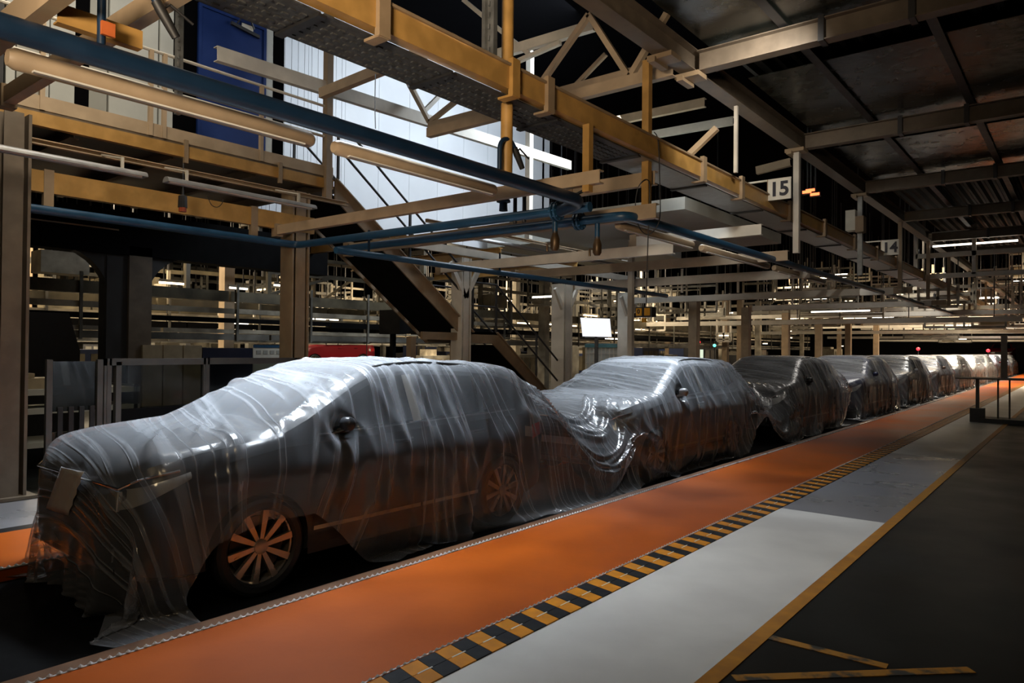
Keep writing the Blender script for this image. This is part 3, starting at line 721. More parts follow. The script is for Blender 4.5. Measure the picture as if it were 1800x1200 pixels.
# ---------------------------------------------------------------- main roof steel
t = thing('roof_beam', (-3.7, -2, 4.9), 'long brown steel roof beam running down the hall above the yellow beam', 'beam')
build('girder', MB().ibeam((-3.7,-2,5.03),(-3.7,90,5.03),.20,.26), M['brown_steel'], t)
for y in (7.3, 8.0, 12.0, 16.2):
    b = MB(); b.box(-3.86,y-.12,4.84,-3.56,y+.12,4.895); b.box(-3.82,y-.16,4.80,-3.74,y+.16,4.86); build('splice_plate', b, M['tan_steel'], t)
RB = ['cream-brown cross beam under the dark roof, nearest, reaching the top edge', 'second brown cross beam under the dark roof at the right', 'third brown cross beam under the dark roof at the right', 'fourth cross beam under the dark roof, dim']
for i, y in enumerate([4.0, 8.0, 12.1, 16.2, 20.3, 24.4, 28.5]):
    if i == 0: continue
    lab = RB[i-1] if i-1 < 4 else 'dim cross beam under the dark roof, ' + ('fifth','sixth','seventh','eighth','ninth','last')[i-5] + ' from the camera'
    r = thing('cross_beam', (-3.6, y, 4.9), lab, 'beam', 'cross beams under the dark roof')
    build('girder', MB().ibeam((-3.6,y,5.02),(8.8,y,5.02),.16,.24), M['brown_steel'], r)
    if i < 6:
        for x in (-2.2,-1.35,0.1):
            build('clamp', MB().box(x-.03,y-.095,4.885,x+.03,y+.095,5.16), M['dark'], r)
for i, (x, y0, y1) in enumerate(((-1.3,-1,30),(1.2,-1,30),(-2.6,-1,30))):
    simple('roof_purlin', MB().cbeam((x,y0,5.25),(x,y1,5.25),.10,.18,.01), M['dark'], ['dark purlin along the roof deck, centre of the right bay','dark purlin along the roof deck, rightmost','dark purlin along the roof deck, beside the main beam'][i], 'purlin')
# sagging clear covers / glints under the deck
for k in range(3):
    y = 5.2 + k*4.1
    simple('roof_mesh_panel', MB().box(-3.5,y,5.20,1.0,y+3.6,5.21), mat('roof_glaze_%d' % k, (.035,.04,.035), .25, .0, var=.3, scale=4, bump=.6, bscale=5, spec=.35), 'dark glossy panel above the cross beams, %s bay' % ('nearest','middle','far')[k], 'panel')
# ---------------------------------------------------------------- yellow beam with tray
yb = thing('yellow_beam', (-3.9, -1.5, 3.8), 'long ochre-yellow steel beam crossing above the walkway into the distance', 'beam')
build('girder', MB().cbeam((-3.87,-1.5,3.90),(-3.87,60,3.90),.10,.20,.014, side=-1), M['yellow_steel'], yb)
build('edge_angle', MB().box(-3.815,-1.5,3.99,-3.795,60,4.012), M['tan_steel'], yb)
for i, y in enumerate([3.28, 4.74, 5.25, 8.6, 9.9, 12.0, 14.0, 16.2, 18.3, 20.4, 24.4]):
    b = MB(); b.box(-3.83,y-.05,3.74,-3.78,y+.05,4.06); b.box(-3.95,y-.045,3.735,-3.79,y+.045,3.755)
    build('bracket', b, M['yellow_steel'] if i == 1 else M['tan_steel'], yb)
tr = thing('cable_tray', (-4.15, -1.5, 3.78), 'dark perforated cable tray running along under the yellow beam', 'cable tray')
ys = [-1.5,-.1,1.35,2.85,4.1,5.55,7.1,8.9,11,13.2,15.5,18,21,24,28,32,36,40]
for i in range(len(ys)-1):
    y0, y1 = ys[i]+.012, ys[i+1]-.012; b = MB(); b.box(-4.38,y0,3.775,-3.90,y1,3.785); b.box(-4.385,y0,3.775,-4.375,y1,3.84)
    if i < 6:   # raised dimples of the perforation, seen from below
        n = int((y1-y0)/.085)
        for a in range(n):
            for c in range(5):
                cx, cy = -4.33+c*.082, y0+.05+a*.085; b.box(cx-.014,cy-.022,3.766,cx+.014,cy+.022,3.776)
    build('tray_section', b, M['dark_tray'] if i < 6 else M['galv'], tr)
    build('tray_joint', MB().box(-4.40,y1-.02,3.755,-3.90,y1+.045,3.775), M['black'], tr)
# posts hanging from the roof to the line
def post(name, x, y, z0, z1, w, m, label, n=0, group=None):
    b = MB()
    if n: b.tube([(x,y,z0),(x,y,z1)], w/2, n)
    else: b.beam((x,y,z0),(x,y,z1), w, w)
    return simple(name, b, m, label, 'post', group, smooth=(40 if n else False))
post('hanging_post', -4.03, 4.92, 3.12, 9.3, .11, M['yellow_steel'], 'round yellow post passing behind the tray near picture centre', 14)
post('hanging_post', -3.82, 5.92, 3.14, 3.80, .075, M['yellow_steel'], 'short square yellow hanger under the tray holding the tan cross beam')
post('hanging_post', -3.98, 7.42, 3.05, 4.95, .085, M['yellow_steel'], 'yellow hanger rising to the roof beam beside the black cable loop')
post('hanging_post', -3.7, 9.4, 4.0, 4.9, .045, M['white_steel'], 'thin white hanger left of the number 15 sign')
post('hanging_post', -3.7, 12.0, 3.2, 4.9, .09, M['white_steel'], 'white hanger immediately right of the number 15 sign')
post('hanging_post', -3.7, 16.2, 3.2, 4.9, .09, M['galv'], 'grey hanger left of the number 14 sign')
for y in (20.3, 24.4, 28.5, 34, 40):
    post('hanging_post', -3.7, y, 3.2, 4.9, .09, M['tan_steel'], 'tan hanger %s the number 14 sign' % {20.3:'just beyond',24.4:'second beyond',28.5:'third beyond',34:'fourth beyond',40:'fifth beyond'}[y], group='far hangers below the roof beam')
b = MB()
for sx in (-.05, .05):
    b.beam((-4.02+sx,4.66,3.98),(-4.02+sx,4.66,9.3),.035,.05)
b.beam((-4.02,4.675,3.98),(-4.02,4.675,9.3),.06,.012)
for k in range(26): b.box(-4.03,4.645,4.05+k*.1,-4.01,4.67,4.09+k*.1)
simple('slotted_strut', b, M['galv'], 'grey double slotted strut standing on the tray left of the round yellow post', 'strut')
p0 = at(316,0,Z=4.9)
b = MB(); sx, sy = at(316,0,X=-6.9).x, at(316,0,X=-6.9).y
b.beam((sx,sy,3.85),(sx,sy,5.6),.075,.05)
for k in range(20): b.box(sx+.03,sy-.035,3.9+k*.08,sx+.045,sy-.015,3.94+k*.08)
simple('slotted_strut', b, M['galv'], 'grey slotted strut hanging in front of the blue door wall', 'strut')
# ---------------------------------------------------------------- low cross beams
def lowbeam(y, x0, x1, z, h, m, label, w=.08):
    r = thing('low_cross_beam', ((x0+x1)/2, y, z-h/2), label, 'beam', 'low cross beams over the cars')
    build('girder', MB().cbeam((x0,y,z),(x1,y,z),w,h,.012, side=-1), m, r)
    build('end_clamp', MB().box(x0-.02,y-w*.7,z-h*.7,x0+.10,y+w*.7,z+h*.7), M['tan_steel'], r)
    return r
lowbeam(5.92, -9.15, -3.66, 3.27, .13, M['cream'], 'tan cross beam nearest the camera, over the nearest car')
r = lowbeam(7.08, -9.0, -3.66, 3.12, .16, M['cream'], 'second tan cross beam, just behind the blue pipe flanges')
lowbeam(7.6, -5.2, -3.95, 3.62, .16, M['cream'], 'short tan cross beam just under the tray at the blue pipe end')
lowbeam(9.2, -9.1, -4.5, 3.02, .15, M['white_steel'], 'white cross beam right of the pillar cluster')
lowbeam(10.7, -6.0, -3.8, 3.42, .16, M['white_steel'], 'short white cross beam under the tray, right of the cable loop')
lowbeam(11.6, -9.3, -3.7, 3.12, .16, M['cream'], 'tan cross beam running to the hanger by the number 15 sign')
lowbeam(13.8, -9.3, -4.0, 3.05, .17, M['white_steel'], 'long white cross beam, upper one of the pair above the third car')
lowbeam(16.2, -9.3, -3.7, 2.85, .14, M['white_steel'], 'long white cross beam, lower one of the pair above the third car')
for i, y in enumerate((19.5, 22, 25, 28, 32, 36, 41)):
    lowbeam(y, -9.3, -3.7, 3.1 + (i % 2)*.2, .17, M['white_steel'] if i % 2 == 0 else M['tan_steel'], ('pale' if i % 2 == 0 else 'tan') + ' cross beam far down the line')
u0 = at(40,42,Z=3.3); lowbeam(u0.y, u0.x-3.5, -3.75, 3.34, .15, M['cream'], 'pale cross beam cutting the top left corner above the thick pipe')
u0 = at(258,17,Z=3.6); lowbeam(u0.y, u0.x-2.5, -3.9, 3.6, .13, M['cream'], 'tan cross beam at the top edge left of the blue door')
u0 = at(58,25,Z=3.25); simple('short_yellow_channel', MB().cbeam((u0.x,u0.y+.1,3.29),(u0.x,u0.y+.52,3.29),.06,.10,.01,side=-1), M['yellow_steel'], 'short ochre channel piece at the top left above the thick pipe', 'beam')
# hanging bars of the white pair
for (x, y, z0, z1) in ((-6.6,13.8,2.8,3.3),(-5.4,13.8,2.75,3.5),(-5.1,16.2,2.6,3.3)):
    post('drop_bar', x, y+.08, z0, z1, .04, M['white_steel'], 'thin pale drop bar on the white cross beams, ' + {-6.6:'leftmost',-5.4:'longest',-5.1:'on the lower beam'}[x], group='drop bars on the white cross beams')
# upper trusses between the roof beam and the pillars
def truss(pts, w, h, m, name, label, braces=()):
    r = thing(name, pts[0], label, 'truss')
    build('chord', MB().cbeam(pts[0], pts[1], w, h, .012, side=-1), m, r)
    for a, b_ in braces: build('brace', MB().beam(a, b_, .07, .07), m, r)
    return r
g = lambda x: (x, 7.75, 4.9)
truss((g(-7.9), g(-3.8)), .10, .14, M['cream'], 'roof_truss', 'tan chord rising right above the tray to the roof beam',
      [((-6.0,7.75,4.95), (-5.0,7.75,5.9)), ((-4.4,7.75,4.95),(-3.9,7.75,5.6)), ((-5.0,7.75,5.9),(-4.4,7.75,4.95))])
a0, a1 = at(565,165,Y=6.4), at(800,70,Y=6.4)
truss((a0, a1), .10, .14, M['cream'], 'roof_truss', 'tan chord crossing in front of the white cabin wall', [])
b0, b1 = at(755,222,Y=8.6), at(905,180,Y=8.6); b2 = at(1010,0,Y=8.6)
truss((b0, at(1240,95,Y=8.6)), .09, .12, M['cream'], 'roof_truss', 'cream chord meeting the diagonal braces over the white wall', [(at(755,215,Y=8.6), at(715,140,Y=8.6)), (at(755,215,Y=8.6), at(805,175,Y=8.6)), (at(1205,278,Y=8.6), at(1260,225,Y=8.6))])
c0, c1 = at(905,78,Y=9.5), at(1040,45,Y=9.5)
truss((at(860,100,Y=9.5), at(1045,45,Y=9.5)), .10, .16, M['white_steel'], 'roof_truss', 'bright white beam at the top centre below the roof beam', [(at(905,110,Y=9.5), at(985,75,Y=9.5)), (at(930,95,Y=9.5), at(815,0,Y=9.5))])
for i, (px0, py0, px1, py1, y) in enumerate(((975,165,1140,120,11.0),(1070,215,1240,180,12.5),(1130,240,1290,212,14.),(1330,300,1390,285,15.))):
    truss((at(px0,py0,Y=y), at(px1,py1,Y=y)), .10, .16, M['cream'] if i != 2 else M['white_steel'], 'roof_truss', ['cream chord below the roof beam left of the first splice plates','dim cream chord behind the yellow beam','pale chord crossing behind the yellow hanger','short dim chord above the number 15 sign'][i],
          [(at(px0+30,py0-8,Y=y), at(px0+90,py0-70,Y=y))] if i in (0,) else [])
post('truss_post', at(932,90,Y=12).x, 12, at(932,420,Y=12).z, at(932,90,Y=12).z, .12, M['white_steel'], 'white vertical post in front of the right end of the white wall')
post('truss_post', at(1110,400,Y=13).x, 13, 0., at(1110,395,Y=13).z, .10, M['white_steel'], 'slim white post between the two white pillars')
w0, w1 = (-9.2,5.0,5.55), (-9.2,13.5,5.78)
r = truss((w0, w1), .10, .20, M['white_steel'], 'wall_truss', 'pale beam running along in front of the white wall, high up', [((-9.2,8.9,5.8),(-9.2,8.2,6.6)),((-9.2,8.9,5.8),(-9.2,9.6,6.5))])
# ---------------------------------------------------------------- blue pipes
def pipe(name, pts, r_, m, label, flanges=(), group=None):
    t = thing(name, pts[0], label, 'pipe', group); P = []
    pts = [Vector(p) for p in pts]
    for i, p in enumerate(pts):
        if 0 < i < len(pts)-1:
            a = (pts[i-1]-p).normalized(); b = (pts[i+1]-p).normalized(); R_ = .16
            for k in range(6):
                s = k/5; P.append((p+a*R_)*(1-s)**2 + p*2*s*(1-s) + (p+b*R_)*s*s)
        else: P.append(p)
    build('run', MB().tube(P, r_, 16), m, t, smooth=50)
    for (c, axis) in flanges:
        f = MB(); f.lathe([(r_,-.035),(r_*2.0,-.035),(r_*2.0,-.012),(r_*1.2,-.012),(r_*1.2,.012),(r_*2.0,.012),(r_*2.0,.035),(r_,.035)], c, axis, 20)
        for k in range(8):
            a = 2*math.pi*k/8; o = (0, math.cos(a)*r_*1.65, math.sin(a)*r_*1.65) if axis == 'X' else (math.cos(a)*r_*1.65, 0, math.sin(a)*r_*1.65)
            d = (.05,0,0) if axis == 'X' else (0,.05,0)
            f.tube([(c[0]+o[0]-d[0],c[1]+o[1]-d[1],c[2]+o[2]-d[2]),(c[0]+o[0]+d[0],c[1]+o[1]+d[1],c[2]+o[2]+d[2])], .009, 6)
        build('flange', f, m, t)
    return t
big = pipe('overhead_pipe', [(-4.0,-1.5,3.1),(-4.0,6.1,3.1),(-4.35,6.22,3.06)], .062, M['navy_pipe'], 'thick dark-blue pipe descending from the top left corner to the valves')
pipe('overhead_pipe', [(-9.1,-1.5,3.1),(-9.1,6.25,3.1),(-4.0,6.25,3.07)], .052, M['blue_pipe'], 'blue pipe turning at the left pillar and crossing to the valve cluster', [((-4.42,6.25,3.07),'X')])
pipe('overhead_pipe', [(-9.0,6.88,3.09),(-3.93,6.88,3.07),(-3.93,60,3.07)], .052, M['blue_pipe'], 'blue pipe crossing second, then running down the hall under the tray', [((-4.55,6.88,3.07),'X')])
p3 = pipe('overhead_pipe', [(-7.66,5.85,2.865),(-7.66,15.3,2.865)], .045, M['blue_pipe'], 'straight blue pipe passing in front of the staircase and white pillars')
for y in (6.4,9.2,13.8): build('hanger', MB().beam((-7.66,y,2.88),(-7.66,y,3.2),.015,.03), M['navy_pipe'], p3)
# valves and branches
def drain(x, y, label):
    t = thing('drain_trap', (x, y, 2.6), label, 'valve')
    build('stub', MB().tube([(x,y,3.06),(x,y,2.84)], .03, 12), M['blue_pipe'], t, smooth=True)
    build('trap', MB().lathe([(.0,-.0),(.03,.0),(.05,.03),(.052,.12),(.04,.16),(.03,.19),(.03,.21)], (x,y,2.66), 'Z', 14), M['brass'], t, smooth=True)
    build('outlet', MB().tube([(x-.05,y,2.74),(x-.10,y,2.74),(x-.10,y,2.66)], .014, 8), M['brass'], t, smooth=True)
M['brass'] = mat('dull_brass', (.16,.10,.05), .45, .6, var=.2)
drain(at(985,400,Y=6.4).x, 6.3, 'brown drain trap hanging under the blue pipe, left one')
drain(at(1050,400,Y=6.9).x, 6.9, 'brown drain trap hanging under the blue pipe, right one')
q = at(1010,350,Y=6.0)
t = thing('lever_valve', q, 'black-handled lever valve above the end of the thick blue pipe', 'valve')
build('valve_body', MB().lathe([(.03,-.06),(.045,-.05),(.045,.05),(.03,.06)], q, 'Z', 12), M['blue_pipe'], t, smooth=True)
build('handle', MB().beam(q+Vector((0,0,.04)), q+Vector((.17,.0,.09)), .03, .02), M['black'], t)
q = at(885,352,Y=6.25)
t = thing('branch_valve', q, 'dark valve standing on the blue cross pipe below the tan beam', 'valve')
build('valve_body', MB().lathe([(.05,-.12),(.045,-.03),(.08,-.02),(.08,.0),(.05,.02),(.05,.06),(.09,.065),(.09,.08),(0,.085)], q, 'Z', 14), M['navy_pipe'], t, smooth=True)
build('bolt_pair', MB().tube([q+Vector((.17,0,.06)),q+Vector((.17,0,-.28))], .022, 8).tube([q+Vector((.30,0,.02)),q+Vector((.30,0,-.28))], .022, 8), M['black'], t)
def cane(px, base_y, label, sc=1.):
    b_ = at(px, base_y, X=-4.0); x, y, z = b_.x, b_.y, 3.12
    t = thing('blow_off_hose', (x,y,z), label, 'hose')
    P = [(x,y,z),(x,y,z+.22*sc)] + [(x, y+.11*sc*(1-math.cos(a)), z+.22*sc+.11*sc*math.sin(a)) for a in np.linspace(.3, 2.6, 9)]
    e = Vector(P[-1]); build('bent_pipe', MB().tube(P, .021, 10), M['navy_pipe'], t, smooth=True)
    d = Vector((.02,.55,-.8)).normalized(); build('nozzle', MB().tube([e, e+d*.06, e+d*.2], [.028,.03,.024], 10), M['black'], t, smooth=True)
    build('lever', MB().tube([e+d*.05, e+d*.05+Vector((0,.05,.05)), e+d*.09+Vector((0,.16,.02))], .008, 6), M['black'], t)
    return t
cane(878, 300, 'blue hooked pipe with black nozzle standing on the thick pipe')
c = cane(178, 70, 'blue hooked pipe with black nozzle at the top left', 1.35)
q = at(183,60,X=-4.0); build('red_tag', MB().box(q.x+.03,q.y-.03,q.z-.02,q.x+.05,q.y+.035,q.z+.05), mat('orange_tag', (.5,.12,.03), .5), c)
# ---------------------------------------------------------------- lamp housings, unlit
def trough(x, y0, y1, z, w, label, m, group):
    t = thing('lamp_fixture', (x,(y0+y1)/2,z), label, 'lamp', group); n = 10
    prof = [(math.cos(a)*w/2, math.sin(a)*w*.42) for a in np.linspace(math.pi, 0, n)]
    vs = [(x+u, y, z+v) for y in (y0, y1) for u, v in prof]
    mb = MB().add(vs, [(i, i+1, n+i+1, n+i) for i in range(n-1)] + [tuple(range(n)), tuple(range(n,2*n))[::-1]])
    build('reflector', mb, m, t, smooth=30)
    build('tube', MB().tube([(x,y0+.04,z+.015),(x,y1-.04,z+.015)], .018, 10), M['lamp_tube'], t, smooth=True)
    for y in (y0+.25, y1-.25): build('hanger_clip', MB().box(x-.012,y-.015,z+w*.3,x+.012,y+.015,z+w*.42+.12), M['white_steel'], t)
    for y in (y0+.25, y1-.25): build('hanger_arm', MB().beam((x,y,z+w*.42+.11),(-8.9,y,3.80),.02,.02), M['white_steel'], t)
    return t
M['lamp_tube'] = mat('unlit_tube', (.7,.68,.62), .2, 0, var=0)
M['fix_grey'] = mat('fixture_grey', (.42,.42,.42), .35, .5, var=.1)
G1 = 'unlit lamp troughs over the far walkway'
trough(-8.35, .6, 3.72, 3.5, .15, 'grey unlit lamp trough at the left edge under the mezzanine', M['fix_grey'], G1)
trough(-8.35, 3.95, 6.0, 3.5, .15, 'grey unlit lamp trough ending above the tan beam end', M['fix_grey'], G1)
trough(-8.35, 8.9, 12.0, 3.5, .15, 'grey lamp trough right of the staircase head', M['fix_grey'], G1)
trough(-8.35, 12.3, 15.6, 3.5, .15, 'farther grey lamp trough behind the drain traps', M['fix_grey'], G1)
G2 = 'unlit tubular lamps beside the thick pipe'
for i, (a, b_) in enumerate(((1.2,3.02),(3.2,5.0),(7.2,9.2),(9.5,12.2),(12.5,15.5))):
    tb = thing('tube_lamp', (-4.23,(a+b_)/2,3.04), ['beige tubular lamp housing at the upper left under the thick pipe','beige tubular lamp housing in front of the white wall','beige tubular lamp housing right of the pipe flanges','beige tubular lamp housing beneath the cable loop','farthest beige tubular lamp housing under the blue pipe'][i], 'lamp', G2)
    build('housing', MB().tube([(-4.23,a,3.04),(-4.23,a+.03,3.04),(-4.23,b_-.03,3.04),(-4.23,b_,3.04)], [.04,.055,.055,.035], 16), M['cream'], tb, smooth=40)
    build('lens_strip', MB().box(-4.20,a+.1,2.982,-4.17,b_-.1,2.992), M['lamp_tube'], tb)
for y0, y1 in ((1.0,7.0),(8.7,16)):
    simple('lamp_rail', MB().cbeam((-8.9,y0-2.5 if y0 < 2 else y0,3.80),(-8.9,y1,3.80),.06,.06,.01), M['cream'], 'cream rail under the mezzanine edge holding the lamp troughs' if y0 < 2 else 'cream rail right of the staircase holding lamp troughs', 'rail')
# ---------------------------------------------------------------- signs, cables, pendant
def text_mesh(s, size):
    c = bpy.data.curves.new('t', 'FONT'); c.body = s; c.size = size; c.extrude = .002; c.align_x = 'CENTER'; c.align_y = 'CENTER'; c.offset = size*.03
    o = bpy.data.objects.new('t', c); COL.objects.link(o); dg = bpy.context.evaluated_depsgraph_get(); dg.update()
    me = bpy.data.meshes.new_from_object(o.evaluated_get(dg)); bpy.data.objects.remove(o); return me
def write(parent, s, size, loc, rot, m, name='number', wf=1.):
    me = text_mesh(s, size); me.materials.clear(); me.materials.append(m); o = bpy.data.objects.new(name, me); COL.objects.link(o)
    o.parent = parent; o.location = Vector(loc) - wloc(parent); o.rotation_euler = rot; o.scale = (wf,1,1); return o
M['sign_white'] = mat('sign_white', (.62,.60,.52), .5, 0, var=.06)
M['sign_black'] = mat('sign_black', (.012,.012,.02), .5, 0, var=0)
def sign(s, x0, x1, y0, y1, Y, label):
    a, b_ = at(x0, y0, Y=Y), at(x1, y1, Y=Y); c = (a+b_)/2; w, h = b_.x-a.x, a.z-b_.z
    t = thing('number_sign', (c.x, Y, b_.z), label, 'sign')
    build('panel', MB().box(a.x,Y,b_.z,b_.x,Y+.03,a.z), M['sign_white'], t)
    build('side_panel', MB().box(a.x-.012,Y-.002,b_.z-.02,a.x,Y+.03,a.z+.02), M['tan_steel'], t)
    write(t, s, h*.98, (c.x, Y-.006, c.z), (math.pi/2,0,0), M['sign_black'], wf=1.0)
    build('arm', MB().beam((a.x-.45,Y+.02,a.z+.01),(b_.x,Y+.02,a.z+.01),.03,.025), M['white_steel'], t)
sign('15', 1350, 1390, 318, 348, 11.0, 'number 15 sign hanging beside the yellow beam')
sign('14', 1549, 1580, 424, 447, 19.0, 'number 14 sign farther down beside the yellow beam')
q = at(1150,235,X=-3.95)
def cable(pts, r_, label, m='black'):
    P = [Vector(p) for p in pts]; Q = []
    for i in range(len(P)-1):
        a, b_, c_, d = P[max(i-1,0)], P[i], P[i+1], P[min(i+2,len(P)-1)]
        for k in range(8):
            s = k/8; Q.append(.5*((2*b_)+(c_-a)*s+(2*a-5*b_+4*c_-d)*s*s+(-a+3*b_-3*c_+d)*s**3))
    Q.append(P[-1]); return simple('cable', MB().tube(Q, r_, 6), M[m], label, 'cable', smooth=True)
PYY = 7.35
cable([at(px,py,Y=PYY) for px, py in ((1150,232),(1157,250),(1160,330),(1160,380),(1152,402),(1138,412),(1124,400),(1117,370),(1120,335),(1130,318),(1140,318),(1142,345),(1139,420),(1136,535))], .006, 'black cable hanging in a long loop down to the pendant control')
q = at(1135,548,Y=PYY)
t = thing('pendant_control', (q.x,PYY,q.z-.09), 'black and yellow pendant control box hanging on the cable', 'control box')
build('housing', MB().box(q.x-.105,PYY-.06,q.z-.06,q.x+.105,PYY+.06,q.z+.055), M['dark'], t, bevel=.008)
M['bright_yellow'] = mat('bright_yellow_panel', (.65,.36,.03), .45, 0, var=.1)
for k in (-1, 1): build('yellow_panel', MB().box(q.x+k*.052-.036,PYY-.066,q.z-.045,q.x+k*.052+.036,PYY-.058,q.z+.04), M['bright_yellow'], t)
write(t, '0', .07, (q.x-.055,PYY-.07,q.z-.0), (math.pi/2,0,0), M['sign_black'], 'mark')
build('lower_knob', MB().lathe([(0,-.0),(.03,.0),(.03,.05),(.0,.05)], (q.x-.02,PYY,q.z-.12), 'Z', 10), M['bright_yellow'], t)
cable([at(px,py,Y=4.0) for px, py in ((660,130),(659,180),(660,226))], .004, 'thin dark wire hanging in front of the white wall')
cable([at(px,py,X=-8.4) for px, py in ((365,345),(372,360),(382,364),(390,358),(392,350))], .005, 'small dark cable loop under the left lamp trough')
q = at(321,365,X=-8.6)
t = thing('hanging_connector', q, 'small black connector with orange band hanging under the lamp trough', 'connector')
build('grip', MB().tube([q+Vector((0,0,.22)),q+Vector((0,0,.16)),q+Vector((0,0,.14)),q+Vector((0,0,0))], [.012,.014,.05,.055], 10), M['black'], t)
build('cord', MB().tube([q+Vector((0,0,.2)), (q.x,q.y,3.82)], .006, 6), M['black'], t)
build('band', MB().tube([q+Vector((0,0,.02)),q+Vector((0,0,-.05))], .045, 10), mat('orange_band', (.45,.09,.03), .5), t)
# white box hung by the yellow beam
q = at(1495,388,Y=16.0)
t = thing('junction_box', q, 'white and tan box hanging beside the yellow beam, between the number signs', 'box')
a, b_ = at(1486,370,Y=16.0), at(1503,404,Y=16.0)
build('box_body', MB().box(a.x,16.0,b_.z,b_.x,16.25,a.z), M['sign_white'], t)
build('side_plate', MB().box(b_.x,16.0,b_.z-.05,b_.x+.16,16.25,a.z-.14), M['tan_steel'], t)
# ---------------------------------------------------------------- mezzanine with cabin and blue door
t = thing('mezzanine', (-9.2, -2, 4.05), 'mezzanine platform at the upper left with ochre edge beam and cream toe board', 'platform', kind='structure')
build('edge_beam', MB().cbeam((-9.22,-2,4.13),(-9.22,6.95,4.13),.08,.15,.012, side=-1), M['yellow_steel'], t)
build('deck', MB().box(-13.2,-2,4.20,-9.2,7.0,4.24), M['brown_steel'], t)
build('toe_board', MB().box(-9.21,-2,4.24,-9.19,6.95,4.40), M['cream'], t)
for i in range(8): build('joist', MB().ibeam((-13.2,-1.4+i*1.18,4.10),(-9.3,-1.4+i*1.18,4.10),.10,.16), M['brown_steel'], t)
build('underside_sheet', MB().box(-13.1,-2,4.17,-9.35,6.9,4.195), M['brown_steel'], t)
for y in (4.6, 6.0): build('bracket', MB().beam((-9.18,y,4.28),(-9.18,y,3.98),.05,.05), M['tan_steel'], t)
t = thing('support_beam', (-9.2, -2, 3.3), 'ochre beam under the mezzanine carried by the left pillars', 'beam')
build('girder', MB().cbeam((-9.15,-2,3.42),(-9.15,6.55,3.42),.10,.24,.014, side=-1), M['yellow_steel'], t)
for y in (.2, 3.0, 5.55): build('stiffener', MB().box(-9.16,y-.05,3.15,-9.09,y+.05,3.56), M['tan_steel'], t)
# guard rail
t = thing('guard_rail', (-9.2, -2, 4.24), 'cream guard rail with thin white rails along the mezzanine edge', 'railing')
for y in (1.55, 2.95, 4.15, 4.32, 5.70): build('rail_post', MB().beam((-9.2,y,4.24),(-9.2,y,5.32),.05,.05), M['cream'], t)
for z in (4.85, 5.32): build('rail', MB().tube([(-9.2,-2,z),(-9.2,6.9,z)], .022, 8), M['white_steel'], t, smooth=True)
post('mezzanine_post', -9.18, 6.83, 3.85, 7.2, .11, M['tan_steel'], 'tall tan post at the end of the mezzanine beside the stair head')
# cabin wall
cx = -10.7
def ypx(px, py=200, X=cx): return at(px, py, X=X).y
def panel(p, px0, px1, z0, z1, m, name='wall_panel', X=cx, d=.05):
    return build(name, MB().box(X-d, ypx(px0,X=X)+.006, z0, X, ypx(px1,X=X)-.006, z1), m, p)
M['panel_grey'] = mat('grey_wall_panel', (.36,.36,.32), .5, 0, var=.08, scale=2)
M['panel_light'] = mat('light_wall_panel', (.52,.53,.49), .5, 0, var=.08, scale=2)
M['navy_door'] = mat('navy_door_paint', (.012,.035,.16), .35, 0, var=.15, scale=2)
t = thing('wall_cabin', (cx, -1, 4.24), 'grey panelled cabin wall on the mezzanine left of the blue door', 'wall', kind='structure')
for px0, px1, mm in ((-60,6,'dark'),(8,26,'panel_light'),(27,68,'panel_grey'),(86,131,'panel_light'),(155,188,'panel_grey'),(190,277,'panel_light'),(279,304,'panel_light')):
    panel(t, px0, px1, 4.24, 7.6, M[mm])
for px0, px1 in ((68,86),(131,156),(303,345),(478,499)): panel(t, px0, px1, 4.24, 7.6, M['void'], 'dark_gap', d=.02)
panel(t, 70, 84, 4.24, 7.6, M['panel_light'], 'frame_post', d=-.03)
panel(t, 462, 480, 4.24, 7.8, M['panel_light'], 'end_post')
y0, y1 = ypx(352), ypx(461)
build('header_panel', MB().box(cx-.05,y0,6.9,cx,y1,7.8), M['panel_light'], t)
t = thing('door_1', (cx, (y0+y1)/2, 4.24), 'navy blue door in the mezzanine cabin wall with two small white plates', 'door', kind='structure')
build('door_leaf', MB().box(cx-.04,y0,4.24,cx+.01,y1,6.85), M['navy_door'], t, bevel=.006)
build('door_frame', MB().box(cx-.04,y0-.05,4.24,cx+.025,y0,6.9).box(cx-.04,y1,4.24,cx+.025,y1+.05,6.9).box(cx-.04,y0,6.85,cx+.025,y1,6.9), M['navy_door'], t)
for px, py, w, h in ((434,50,.20,.11),(405,99,.20,.12)):
    q = at(px,py,X=cx); build('white_plate', MB().box(cx+.01,q.y-w/2,q.z-h/2,cx+.022,q.y+w/2,q.z+h/2), M['sign_white'], t)
q = at(425,40,X=cx); build('door_closer', MB().beam((cx+.03,q.y-.2,q.z-.08),(cx+.03,q.y+.3,q.z-.14),.04,.05).beam((cx+.04,q.y-.1,q.z-.05),(cx+.08,q.y+.05,q.z+.18),.02,.02).beam((cx+.08,q.y+.05,q.z+.18),(cx+.04,q.y+.2,q.z-.05),.02,.02), M['dark'], t)
build('door_handle', MB().tube([(cx+.01,y0+.12,5.25),(cx+.06,y0+.12,5.25),(cx+.06,y0+.24,5.25)], .012, 8), M['chrome'], t)
